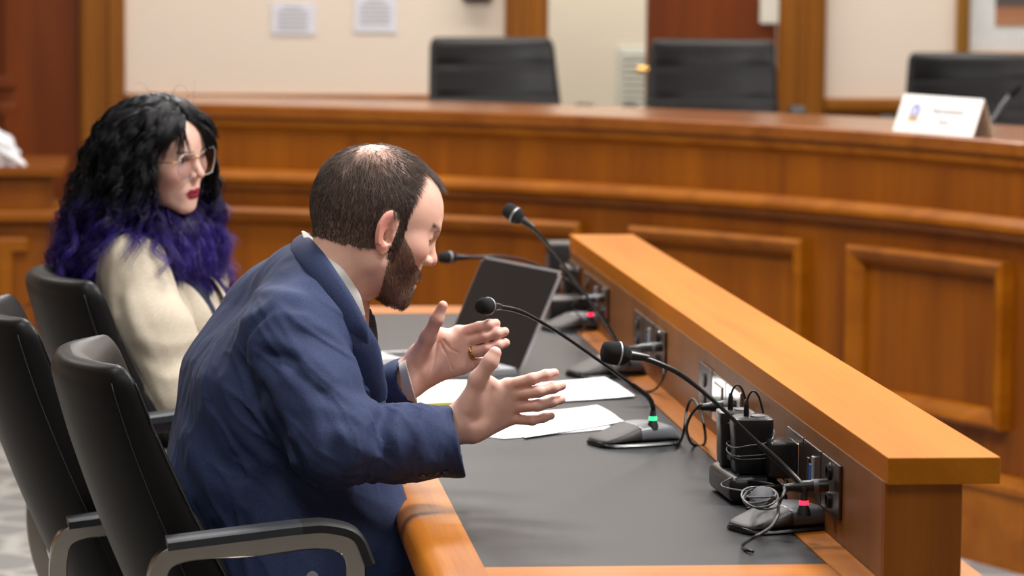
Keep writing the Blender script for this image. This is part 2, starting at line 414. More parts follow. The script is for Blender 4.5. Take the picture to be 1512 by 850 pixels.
# crumpled tissues
t0 = PZ(12, 240, .875)
bm = bmesh.new(); bmesh.ops.create_icosphere(bm, subdivisions=5, radius=1)
mb = MB(); vs = []
for v in bm.verts:
    c = np.array(v.co); d_ = 1+.22*math.sin(5*c[0]+3*c[2])+.16*math.sin(9*c[1]+4*c[0])+.1*math.sin(13*c[2]+7*c[0])
    q = c*d_*np.array([.060, .05, .075]); q[2] = max(q[2]+.035, 0)
    q[0] -= q[2]*.35; vs.append(q+[t0[0], Y1+.08, .875])
mb.add(vs, [[v.index for v in f.verts] for f in bm.faces]); bm.free()
o = origin(build('crumpled_tissue', mb, 'tissue', smooth=True, flatangle=25)); tag(o, 'crumpled white tissue pile on the side desk at the left edge', 'tissue')
# ------------------------------------------------------------------ witness table
ZT = .74; TY0, TY1 = 4.345, 7.86
tb = empty('witness_table', (.7, 6.1, 0)); tag(tb, 'long oak table inset with dark grey mat and rounded front edge', 'table')
m = MB(); 
prof = [(.425, .74), (.372, .74), (.358, .737), (.348, .729), (.343, .718), (.3425, .705), (.347, .693), (.356, .685), (.372, .682), (.425, .682)]
m.grid(np.array([[(x, y, z) for (x, z) in prof] for y in (TY0, TY1)]), closed_v=True, capu=True)
build('front_edge', m, 'oak_table', tb, smooth=True, flatangle=30)
M['oak_x'] = wood('oak_crosswise', '8a4806', 'b26a12', 'X', rough=.42, coat=.12)
build('end_strip', MB().box((.66, (TY0+4.475)/2, .711), (.47, 4.475-TY0, .058)), 'oak_x', tb); build('end_strip', MB().box((.66, (TY1+7.70)/2, .711), (.47, TY1-7.70, .058)), 'oak_x', tb)
m = MB().box((.6585, 6.0875, .7105), (.467, 3.225, .057)); build('writing_mat', m, 'mat', tb)
build('back_strip', MB().box((.9175, (TY0+TY1)/2, .711), (.047, TY1-TY0, .058)), 'oak_table', tb); build('outer_strip', MB().box((1.0665, (TY0+TY1)/2, .711), (.037, TY1-TY0, .058)), 'oak_table', tb)
for y in (4.9, 7.3):
    build('support_panel', MB().box((.72, y, .341), (.40, .05, .682), bev=.003), 'oak_post', tb)
lg = empty('privacy_ledge', (1.0, 6.1, 0)); tag(lg, 'oak privacy ledge with thick flat cap along the back of the table', 'ledge')
build('ledge_wall', MB().box((.9945, (TY0+TY1)/2, .4365), (.105, TY1-TY0-.02, .873), bev=.002), ['oak_ledge'], lg)
build('end_post', MB().box((.9945, TY0+.004, .4365), (.1046, .012, .873), bev=.002), 'oak_post', lg)
build('ledge_cap', MB().box((1.0185, (TY0+TY1)/2, .889), (.151, TY1-TY0+.03, .036), bev=.0015), 'oak_cap', lg)
# ------------------------------------------------------------------ plates in the ledge wall
LX = .942-.0005
def yat(x, y): return PX(x, y, LX)[1]
def plate_set(y0, y1, z0, z1, kinds, labs, grp=None):
    n = len(kinds); w_ = (y1-y0)/n
    for i, k in enumerate(kinds):          # i = 0 farthest
        yc = y1-(i+.5)*w_; zc = (z0+z1)/2
        root = empty('wall_plate', (LX, yc, z0)); tag(root, labs[i], 'outlet', grp)
        mt = 'chrome_plate' if k[0] == 'C' else 'bronze_plate'
        build('faceplate', MB().box((LX-.002, yc, zc), (.005, w_-.006, z1-z0), bev=.0015), mt, root)
        k = k[1:]
        if k == 'power':
            for s in (.017, -.017):
                mb = MB().lathe([(.013, 0), (.013, .003), (.011, .004)], (LX-.004, yc, zc+s), axis=(-1, 0, 0)); so_ = build('socket', mb, 'socket', root)
                mb = MB(); 
                for q in (-.005, .005): mb.box((LX-.0085, yc+q, zc+s+.002), (.001, .002, .007))
                build('slot', mb, 'silver', so_)
        elif k == 'data':
            build('jack', MB().box((LX-.005, yc+.02, zc), (.004, .014, .035), bev=.001), 'socket', root)
            build('jack', MB().box((LX-.006, yc-.02, zc), (.004, .014, .05), bev=.001), 'silver', root, )
            build('insert', MB().box((LX-.006, yc, zc-.004), (.004, .012, .03), bev=.001), 'blue', root)
        elif k == 'chromegreen':
            build('jack', MB().box((LX-.005, yc, zc), (.004, w_*.55, .055), bev=.002), 'chrome_plate', root)
            build('insert', MB().box((LX-.008, yc-.01, zc-.012), (.004, .012, .03), bev=.001), 'green', root)
        elif k == 'xlr':
            for s in (.02, -.02):
                build('jack', MB().lathe([(.012, 0), (.012, .005), (.009, .006), (.009, .002), (.0, .002)], (LX-.004, yc, zc+s), axis=(-1, 0, 0)), 'black_plastic', root, smooth=True, flatangle=30)
            for s in (.031, -.031): build('screw', MB().lathe([(.003, 0), (.0025, .002)], (LX-.004, yc, zc+s), axis=(-1, 0, 0), seg=10), 'silver', root)
        elif k == 'blank':
            build('jack', MB().box((LX-.004, yc, zc), (.003, w_*.5, .05), bev=.001), 'chrome_plate', root)
plate_set(4.617, 5.029, .775, .852, ['Bblank', 'Bdata', 'Bxlr'],
          ['dark wall plate beside the black adapter, farthest of the nearest plate trio', 'dark wall plate with blue insert in the nearest plate trio', 'dark wall plate with plugged connector, nearest to the ledge end'])
plate_set(5.444, 5.884, .765, .848, ['Bpower', 'Cchromegreen', 'Cblank'],
          ['grey metal power outlet plate above the cable loop by the green lit microphone', 'shiny chrome plate with green insert above the cable loop', 'shiny chrome plate right of the green insert, behind the wound black handsets'])
plate_set(6.294, 6.731, .775, .852, ['Bpower', 'Bdata', 'Bxlr'],
          ['bronze power plate in the plate trio behind the foam headed near microphone, farthest one', 'bronze plate with blue insert behind the foam head of the near microphone', 'bronze connector plate with plugged lead behind the near microphone head'])
plate_set(7.132, 7.543, .775, .852, ['Bpower', 'Bdata', 'Bxlr'],
          ['bronze power plate right of the laptop screen, farthest of its trio', 'bronze plate with metal jacks right of the laptop screen, middle of its trio', 'bronze connector plate right of the laptop screen, nearest of its trio'])
# ------------------------------------------------------------------ gooseneck microphones
def ring_grid(mb, secs):
    mb.grid(np.array(secs), closed_v=True, capu=True)
def mic(base_c, ang, neck_pts, led, lab, head_r=.0135, neckroot=None, grp=None):
    """base: low wedge 0.15 long; its tail (neck end) points along +x of the local frame"""
    root = empty('gooseneck_microphone', (base_c[0], base_c[1], ZT), ang); tag(root, lab, 'microphone', grp)
    ca, sa = math.cos(ang), math.sin(ang)
    W = lambda x, y, z: np.array([base_c[0]+ca*x-sa*y, base_c[1]+sa*x+ca*y, ZT+z])
    L = .145; secs = []; secs2 = []
    def sec(x, w_, h0, h1, n=28, e=.5):
        out = []
        for k in range(n):
            th = 2*math.pi*k/n; c, s = math.cos(th), math.sin(th)
            yy = w_*math.copysign(abs(c)**e, c); zz = math.copysign(abs(s)**e, s)
            z = h0+(h1-h0)*(zz+1)/2
            yy *= 1-.16*(zz+1)/2
            out.append(W(x, yy, z))
        return out
    prof = [(-.0725, .020, .005), (-.071, .029, .0065), (-.066, .036, .009), (-.055, .042, .013), (-.035, .046, .020), (-.012, .0475, .029), (-.006, .0475, .031)]
    m = MB(); ring_grid(m, [sec(x, w_, .0062, h+.004) for (x, w_, h) in prof]); build('talk_pad', m, 'bronze_shell', root, smooth=True, flatangle=50)
    prof = [(-.0065, .0475, .0315), (.005, .048, .034), (.025, .0485, .0345), (.045, .048, .033), (.058, .047, .029), (.066, .044, .021), (.0715, .038, .012)]
    m = MB(); ring_grid(m, [sec(x, w_, .0062, h+.002) for (x, w_, h) in prof]); build('shell', m, 'grey_shell', root, smooth=True, flatangle=50)
    prof = [(-.0740, .021), (-.0725, .031), (-.067, .038), (-.055, .0445), (-.01, .050), (.045, .0505), (.066, .047), (.074, .039)]
    m = MB(); ring_grid(m, [sec(x, w_, 0, .008, e=.35) for (x, w_) in prof]); build('foot_plate', m, 'black_plastic', root, smooth=True, flatangle=50)
    m = MB().tube([W(-.006, -.044, .03), W(-.0065, -.02, .0345), W(-.0065, .02, .0345), W(-.006, .044, .03)], .0009); build('chrome_line', m, 'silver', root, smooth=True)
    r0 = np.array(neck_pts[0], float)
    z0 = r0[2]
    m = MB().lathe([(.0105, -.015), (.0085, -.006), (.0062, 0)], r0, seg=20); m.lathe([(.0062, .006), (.0055, .008), (.0045, .016)], r0, seg=20); build('neck_boot', m, 'rubber', root, smooth=True, flatangle=50)
    m = MB().lathe([(.0064, 0), (.0068, .003), (.0064, .0065)], r0, seg=20); build('light_ring', m, led, root, smooth=True, flatangle=50)
    path = smoothpath(neck_pts, 10); n = len(path)
    rad = []
    lens = np.r_[0, np.cumsum([np.linalg.norm(path[i+1]-path[i]) for i in range(n-1)])]; tot = lens[-1]
    for l in lens: rad.append(.0046 if l < .11 else .0029 if l < tot-.12 else .0029+.0009*min(1, (l-tot+.12)/.03))
    m = MB().tube(path, rad, seg=12); build('gooseneck', m, 'black_plastic', root, smooth=True)
    e = path[-1]; d_ = _n(path[-1]-path[-3]); hr = head_r
    m = MB().lathe([(.0042, -.032), (.0052, -.026), (.0068, -.008), (.0068, -.002)], e, seg=20, axis=d_); build('capsule', m, 'black_plastic', root, smooth=True, flatangle=60)
    m = MB().lathe([(.0065, -.004), (hr*.72, 0), (hr, .010), (hr*1.02, .013), (hr*1.02, .014), (hr*.98, .028), (hr*.86, .036), (hr*.5, .0385)], e, seg=28, axis=d_); fw_ = build('foam_windscreen', m, 'foam', root, smooth=True, flatangle=60)
    m = MB().lathe([(hr*1.04, .0128), (hr*1.06, .0140), (hr*1.04, .0152)], e, seg=28, axis=d_); build('trim_ring', m, 'silver', fw_, smooth=True)
    return root, W
def axis_ang(p_tail, p_nose):
    a = PZ(*p_tail, ZT); b = PZ(*p_nose, ZT); return math.atan2(a[1]-b[1], a[0]-b[0]), (a+b)/2
# A: green lit one
ang, c = axis_ang((994, 652), (873, 660)); DA = 5.66
c = PZ(934, 654, ZT)
r0 = PD(964, 626, 5.70)
neckA = [PD(964, 620, 5.70), PD(964, 602, 5.70), PD(957, 586, 5.68), PD(935, 569, 5.64), PD(880, 529, 5.55), PD(820, 488, 5.45), PD(771, 461, 5.37), PD(736, 453, 5.31), PD(726, 452, 5.29)]
mA, WA = mic(c, ang, neckA, 'green_led', 'gooseneck microphone with green lit ring beside the white papers')
c = PZ(1152, 779, ZT)
neckB = [PD(1187, 745, 4.78), PD(1186, 720, 4.78), PD(1160, 691, 4.79), PD(1110, 645, 4.78), PD(1062, 599, 4.77), PD(1010, 556, 4.76), PD(976, 538, 4.75), PD(945, 527, 4.745), PD(927, 524, 4.74)]
mB, WB = mic(c, ang+.03, neckB, 'red_led', 'nearest gooseneck microphone with red lit ring at the table end', head_r=.0165)
c = PZ(893, 553, ZT)
neckC = [PD(925, 528, 6.58), PD(912, 508, 6.58), PD(890, 470, 6.56), PD(850, 415, 6.5), PD(815, 368, 6.45), PD(790, 341, 6.42), PD(773, 326, 6.4), PD(769, 323, 6.4)]
mC, WC = mic(c, ang, neckC, 'red_led', 'gooseneck microphone rising above the laptop screen on the near side', head_r=.0155)
c = PZ(850, 486, ZT)
neckD = [PD(872, 466, 7.32), PD(866, 445, 7.32), PD(845, 420, 7.30), PD(790, 390, 7.25), PD(745, 379, 7.2), PD(705, 380, 7.15), PD(672, 380, 7.12)]
mD, WD = mic(c, ang, neckD, 'red_led', 'farthest gooseneck microphone with its head poking out behind the laptop by the man\'s nose', head_r=.0125)
# ------------------------------------------------------------------ connectors and cables
def xlr(px, py, tip_px, tip_py, cablepts, lab, X=.93, grp=None):
    a = PX(px, py, X-.0); b = a+np.array([-.075, .0, -.004]); k_ = .78
    root = empty('cable_lead', (a[0], a[1], ZT)); tag(root, lab, 'cable', grp)
    m = MB().lathe([(.0095, 0), (.0095, .022), (.0085, .024), (.0085, .040), (.0065, .044), (.005, .062), (.003, .064)], a, seg=18, axis=b-a); build('plug', m, 'black_plastic', root, smooth=True, flatangle=40)
    m = MB().lathe([(.0098, .014), (.0098, .021)], a, seg=18, axis=b-a); build('plug_ring', m, 'grey_shell', root, smooth=True, flatangle=40)
    e = a+_n(b-a)*.062
    m = MB().tube(smoothpath([e]+cablepts, 10), .0024, seg=8); build('cable', m, 'cable', root, smooth=True)
    return root, e
r_, e = xlr(1222, 716, 0, 0, [PX(1158, 727, .85), PX(1150, 745, .84), PD(1148, 762, 4.66), PD(1137, 779, 4.63), PD(1112, 794, 4.60), PZ(1097, 804, .7425), PZ(1101, 811, .7425), PZ(1112, 814, .7425)], 'black plugged lead arching over the nearest microphone base')
r_, e = xlr(1086, 598, 0, 0, [PX(1035, 597, .86), PX(1022, 610, .85), PX(1014, 632, .85), PZ(1022, 655, .745), PZ(1040, 655, .745), PX(1040, 630, .87), PX(1030, 598, .87), PX(1021, 589, .865), PX(1014, 605, .862), PX(1010, 635, .855), PZ(1004, 652, .745), PZ(996, 655, .748)], 'black looped lead plugged beside the chrome plates, joining the green lit microphone')
r_, e = xlr(978, 512, 0, 0, [PX(924, 520, .87), PZ(920, 548, .745), PZ(940, 574, .745), PZ(965, 576, .745), PX(979, 556, .92), PX(980, 530, .93)], 'black lead plugged into the bronze trio behind the near foam head')
r_, e = xlr(893, 440, 0, 0, [PX(858, 440, .86), PX(845, 452, .85), PX(852, 462, .86), PX(864, 475, .87), PZ(858, 492, .75)], 'black lead plugged in right of the laptop screen')
# ------------------------------------------------------------------ listening receivers, adapters
dk = empty('charging_dock', PZ(1095, 730, ZT)); tag(dk, 'rounded black charging dock with red light in front of the wound handsets', 'charger')
dc = PZ(1096, 737, ZT); 
RZ = lambda a: Matrix.Rotation(a, 3, 'Z')
m = MB().box(dc+np.array([.006, .03, .022]), (.076, .165, .042), bev=.013, seg=4, rot=RZ(.05)); build('housing', m, 'black_plastic', dk, smooth=True, flatangle=60)
m = MB().lathe([(.0022, 0), (.0016, .0016)], dc+np.array([-.008, .095, .0435]), seg=10); build('power_light', m, 'red_led', dk)
def handset(c, h, w_, lab, logo=False):
    root = empty('listening_handset', c); tag(root, lab, 'receiver', 'black listening handsets standing in the dock')
    secs = []
    for (z, sx, sy) in [(0, .8, .8), (.004, .95, .95), (.02, 1, 1), (h*.6, 1, 1.0), (h*.85, 1.08, 1.1), (h*.97, 1.05, 1.05), (h, .85, .85)]:
        secs.append([c+np.array([math.copysign(abs(math.cos(t))**.4, math.cos(t))*w_*sx, math.copysign(abs(math.sin(t))**.4, math.sin(t))*.030*sy, z]) for t in np.linspace(0, 2*math.pi, 24, endpoint=False)])
    m = MB(); ring_grid(m, secs); build('case', m, 'black_plastic', root, smooth=True, flatangle=50)
    m = MB().lathe([(.012, 0), (.011, .003), (.006, .004)], c+np.array([.008, -.01, h-.001]), seg=18); build('volume_dial', m, 'grey_shell', root, smooth=True, flatangle=40)
    m = MB().tube(smoothpath([c+np.array([-.008, .0, h]), c+np.array([-.008, -.002, h+.022]), c+np.array([-.0, -.003, h+.038]), c+np.array([.01, -.002, h+.03]), c+np.array([.018, 0, h+.004])], 6), .0017, seg=8)
    m.lathe([(.0042, 0), (.0038, .018), (.0028, .026)], c+np.array([-.008, 0, h-.001]), seg=12); build('jack_lead', m, 'cable', root, smooth=True)
    if logo:
        m = MB()
        for k in range(3):
            y_ = c[1]+.012-.011*k
            m.tube([(c[0]-w_*1.0-.0035, y_+.004, c[2]+.026), (c[0]-w_-.0035, y_, c[2]+.019), (c[0]-w_-.0035, y_-.006, c[2]+.027)], .0013, seg=6)
        build('emblem', m, 'grey_shell', root)
    return root
hs = []
hc1 = PD(1090, 690, 5.02); hc2 = PD(1117, 693, 4.93)
z1 = ZT+.0435
pA = np.array([.868, dc[1]+.062, z1]); pB = np.array([.880, dc[1]-.012, z1])
hs.append(handset(pA, .086, .026, 'black listening handset with small jack lead, farther of the two in the dock'))
hs.append(handset(pB, .086, .029, 'black listening handset with emblem, nearer of the two in the dock', True))
# wires wound round the near handset
m = MB(); pts = []
for i in range(150):
    t = i/149*3.4*2*math.pi; zz = z1+.018+.010*math.sin(t*.37)+.042*(i/149)+.007*math.sin(t*1.0+.5)
    rx, ry = .034, .037
    cx, sx_ = math.cos(t), math.sin(t)
    pts.append((pB[0]+math.copysign(abs(cx)**.6, cx)*rx*(1+.05*math.sin(t*3)), pB[1]+math.copysign(abs(sx_)**.6, sx_)*ry*(1+.04*math.cos(t*2)), zz))
m.tube(pts, .0010, seg=6)
ep = PD(1125, 735, 4.83); ep[2] = max(ep[2], ZT+.018)
m.tube(smoothpath([pts[0], (pB[0]-.035, pB[1]-.03, z1-.004), (pB[0]-.05, pB[1]-.055, ZT+.03), ep+[.015, .035, .0], ep+[.004, .012, .004]], 8), .0012, seg=6)
er = empty('earpiece', (ep[0], ep[1], ZT)); tag(er, 'round black earpiece on thin wire lying before the charging dock', 'earphone')
build('wire', m, 'wire', er, smooth=True)
m = MB().lathe([(.010, -.009), (.0165, -.006), (.0175, 0), (.0165, .006), (.012, .0075), (.004, .008)], ep, seg=26, axis=(-.45, -.65, .6)); build('ear_disc', m, 'grey_shell', er, smooth=True, flatangle=40)
m = MB()
for k in range(4):
    cc = ep+np.array([.0, .012, -.006+.001*k]); a_, b_ = .026-.003*k, .062+.004*k
    m.tube([cc+np.array([a_*math.cos(t), b_*math.sin(t)*.8, .004+.008*math.sin(t+k)]) for t in np.linspace(0, 2*math.pi, 40)], .0016, seg=6, cap=False)
build('wire_loop', m, 'wire', er, smooth=True)
ad = np.array([.918, 4.975, ZT]); ar_ = empty('power_adapter', ad); tag(ar_, 'square black power adapter plugged between the nearest plates and the handsets', 'adapter')
build('housing', MB().box(ad+np.array([-.0, 0, .071]), (.042, .065, .055), bev=.005, seg=3), 'black_plastic', ar_, smooth=True, flatangle=40)
m = MB().tube(smoothpath([ad+np.array([-.02, 0, .04]), ad+np.array([-.022, -.01, .02]), ad+np.array([-.03, -.03, .004]), ad+np.array([-.06, -.06, .004])], 6), .0022); build('cable', m, 'cable', ar_, smooth=True)
m = MB()
for k in range(7):
    cc = np.array([.900, 4.985, ZT+.005+.005*k]); m.tube([cc+np.array([(.03-.002*(k % 3))*math.cos(t), (.05+.003*(k % 2))*math.sin(t), .004*math.sin(2*t+k)]) for t in np.linspace(0, 2*math.pi, 36)], .0028, seg=8, cap=False)
o = origin(build('coiled_cable', m, 'cable', smooth=True)); tag(o, 'coiled black cable behind the nearest microphone base beside the dock', 'cable')
# far clutter
def blackbox(x, y, z0, sz, lab, name='power_adapter', X=None):
    c = PX(x, y, X) if X else PZ(x, y, z0)
    r = empty(name, (c[0], c[1], z0)); tag(r, lab, 'adapter')
    build('housing', MB().box((c[0], c[1], z0+sz[2]/2), sz, bev=.006, seg=3), 'black_plastic', r, smooth=True, flatangle=40)
    build('label_strip', MB().box((c[0]-sz[0]/2-.0005, c[1], z0+sz[2]*.6), (.001, sz[1]*.5, sz[2]*.25)), 'grey_shell', r)
    return r
blackbox(836, 470, ZT, (.085, .11, .05), 'low black adapter box just right of the laptop edge on the mat')
blackbox(848, 455, ZT, (.06, .11, .10), 'tall black adapter box beside the plates right of the laptop')
blackbox(832, 432, ZT, (.08, .10, .125), 'farthest black adapter box against the ledge behind the laptop', X=None)
plate_set(7.62, 7.84, .775, .852, ['Bpower', 'Bxlr'], ['dark power plate at the far end of the ledge behind the laptop corner', 'dark connector plate at the far ledge end next to the tall adapter box'])
# ------------------------------------------------------------------ laptop
lp0 = np.array([.687, 6.558, ZT]); lpd = _n(np.array([.648-.773, 6.925-6.581, 0])); LW = .36
lv = np.array([-lpd[1], lpd[0], 0])           # towards the user (-X)
if lv[0] > 0: lv = -lv
lap = empty('laptop', (lp0[0], lp0[1]+.15, ZT)); tag(lap, 'open laptop with dark screen and thin silver edge on the table', 'laptop')
def quadslab(mb, p, u, v, w, mi=0):
    p, u, v, w = map(np.array, (p, u, v, w)); vs = [p, p+u, p+u+v, p+v]; vs += [q+w for q in vs]
    mb.add(vs, [(3, 2, 1, 0), (4, 5, 6, 7), (0, 1, 5, 4), (1, 2, 6, 5), (2, 3, 7, 6), (3, 0, 4, 7)], mi)
sv = np.array([.773, 6.581, .942])-lp0; sn = _n(np.cross(lpd, sv))
if sn[0] > 0: sn = -sn
def rslab(p, u, v, w, bev):
    bm = bmesh.new(); mb = MB(); quadslab(mb, p, u, v, w)
    me = bpy.data.meshes.new('t'); me.from_pydata(mb.v, [], mb.f); bm.from_mesh(me); bmesh.ops.recalc_face_normals(bm, faces=bm.faces)
    es = [e for e in bm.edges if abs((e.verts[0].co-e.verts[1].co).length-np.linalg.norm(w)) < 1e-4]
    bmesh.ops.bevel(bm, geom=es, offset=bev, segments=4, affect='EDGES')
    out = MB().add([v_.co for v_ in bm.verts], [[v_.index for v_ in f.verts] for f in bm.faces]) if not bm.verts.index_update() else None
    bm.free(); return out
build('lid', rslab(lp0, lpd*LW, sv, -sn*.005, .008), 'silver', lap)
build('screen', rslab(lp0+lpd*.006+sv*.02+sn*.0012, lpd*(LW-.010), sv*.955, -sn*.001, .006), 'screen', lap)
build('webcam', MB().lathe([(.0025, 0), (.002, .0006)], lp0+lpd*.19+sv*.965+sn*.0014, axis=sn, seg=12), 'socket', lap)
build('base', rslab(lp0+lv*.0, lpd*LW, lv*.235, np.array([0, 0, .012]), .01), 'silver', lap)
m = MB()
for i in range(6):
    for j in range(14): 
        quadslab(m, lp0+lv*(.03+.019*i)+lpd*(.025+.0225*j)+[0, 0, .012], lpd*.019, lv*.016, [0, 0, .0012])
build('keyboard', m, 'black_matte', lap)
build('touchpad', rslab(lp0+lv*.155+lpd*.12+[0, 0, .0121], lpd*.12, lv*.07, np.array([0, 0, .0006]), .004), 'grey_shell', lap)
# ------------------------------------------------------------------ papers
def sheet(pts, lab, curl=.004, name='paper_sheet', z=ZT):
    a, b, c_, d_ = [np.array(p, float) for p in pts]; n = 14; G = []
    for i in range(n):
        u = i/(n-1); row = []
        for j in range(n):
            v = j/(n-1); p = (a*(1-u)+b*u)*(1-v)+(d_*(1-u)+c_*u)*v; zz = z+.0006+curl*(max(0, u-.6)/.4)**2*(.4+.6*math.sin(v*3))+curl*.4*(max(0, v-.8)/.2)**2
            row.append((p[0], p[1], zz))
        G.append(row)
    G = np.array(G); B = G.copy(); B[:, :, 2] -= .0005
    m = MB().grid(G); m.grid(B)
    o = origin(build(name, m, 'paper', smooth=True)); return tag(o, lab, 'paper', 'loose white sheets on the mat')
sheet([PZ(700, 572, ZT)[:2], PZ(893, 558, ZT)[:2], PZ(938, 587, ZT)[:2], PZ(725, 600, ZT)[:2]], 'white paper sheet farther back, just beyond the fingertips')
sheet([PZ(745, 612, ZT)[:2], PZ(881, 600, ZT)[:2], PZ(921, 626, ZT)[:2], PZ(775, 648, ZT)[:2]], 'white paper sheet nearest the green lit microphone base', curl=.006)
sheet([PZ(690, 640, ZT)[:2], PZ(835, 612, ZT)[:2], PZ(912, 632, ZT)[:2], PZ(745, 648, ZT)[:2]], 'white paper sheet tucked under the near hand, lowest of the loose sheets', curl=.001, z=ZT-.0003)
npd = empty('notepad', PZ(645, 585, ZT)); tag(npd, 'cream lined notepad with yellow edge beneath the far hand', 'notepad')
q = [PZ(590, 602, ZT), PZ(684, 598, ZT), PZ(690, 566, ZT), PZ(600, 566, ZT)]
m = MB().prism([p[:2] for p in q], ZT+.0005, ZT+.006); build('pages', m, 'pad_edge', npd)
m = MB().prism([p[:2] for p in q], ZT+.006, ZT+.0068); build('top_page', m, 'pad_paper', npd)
# ------------------------------------------------------------------ placard on the dais
pc = PZ(1381, 199, 1.10); pa = PZ(1318, 193, 1.10); pb = PZ(1436, 203, 1.10)
pd_ = _n(pb-pa); pw = np.linalg.norm(pb-pa); pn = np.array([-pd_[1], pd_[0], 0]); 
if pn[1] < 0: pn = -pn
pl = empty('name_placard', (pa+pb)/2+pn*.02); tag(pl, 'white folded name placard with round seal on the bench before the right chair', 'placard')
ph = .098; apex = pn*.035+np.array([0, 0, ph])
m = MB(); quadslab(m, pa+[0, 0, .0005], pd_*pw, apex, pn*.0012); build('front_leaf', m, 'card', pl)
m = MB(); quadslab(m, pa+pn*.07+[0, 0, .0005], pd_*pw, -pn*.035+np.array([0, 0, ph]), pn*.0012); build('back_leaf', m, 'card_in', pl)
apn = _n(np.cross(pd_, apex)); 
if apn[1] > 0: apn = -apn
sc_ = pa+pd_*pw*.21+apex*.56+apn*.001
m = MB().lathe([(.021, 0), (.021, .0006)], sc_, axis=apn, seg=28, mi=0); m.lathe([(.013, .0007), (.013, .0011)], sc_, axis=apn, seg=24, mi=1)
quadslab(m, sc_-pd_*.021-_n(apex)*.025+apn*.0012, pd_*.042, _n(apex)*.010, apn*.0005, 2)
build('seal', m, ['seal_blue', 'seal_light', 'seal_gold'], pl)
def text(s, size, cpos, xdir, ydir, mat, parent, name='lettering'):
    cu = bpy.data.curves.new('t', 'FONT'); cu.body = s; cu.size = size; cu.align_x = 'CENTER'; cu.align_y = 'CENTER'; cu.extrude = .0002
    o = bpy.data.objects.new('t', cu); COL.objects.link(o); dg = bpy.context.evaluated_depsgraph_get()
    me = o.evaluated_get(dg).to_mesh(); zd = np.cross(xdir, ydir)
    mb = MB().add([np.array(cpos)+v.co[0]*xdir+v.co[1]*ydir+v.co[2]*zd for v in me.vertices], [list(p.vertices) for p in me.polygons])
    bpy.data.objects.remove(o); return build(name, mb, mat, parent)
up_ = _n(apex)
text('Representative', .023, pa+pd_*pw*.62+apex*.62+apn*.0012, pd_, up_, 'ink', pl)
text('Name', .02, pa+pd_*pw*.60+apex*.33+apn*.0012, pd_, up_, 'ink', pl)
# thin dais microphone before right chair
b0 = PZ(1452, 196, 1.10); b0 = np.array([b0[0], b0[1]+.12, 1.10])
ms = empty('desk_microphone', b0); tag(ms, 'slim grey microphone standing on the bench before the right chair', 'microphone')
DD = 9.1
build('microphone_foot', MB().lathe([(.04, 0), (.04, .008), (.03, .014), (.01, .018)], b0, seg=24), 'grey_shell', ms, smooth=True, flatangle=40)
tip = PD(1493, 138, DD+.02); m = MB().tube(smoothpath([b0+[0, 0, .015], PD(1462, 180, DD+.02), PD(1480, 155, DD+.02), tip], 6), .006, seg=10); build('gooseneck', m, 'grey_shell', ms, smooth=True)
build('microphone_head', MB().lathe([(.006, 0), (.012, .006), (.012, .03), (.008, .04)], tip-_n(tip-b0)*.008, axis=tip-b0, seg=16), 'foam', ms, smooth=True, flatangle=50)
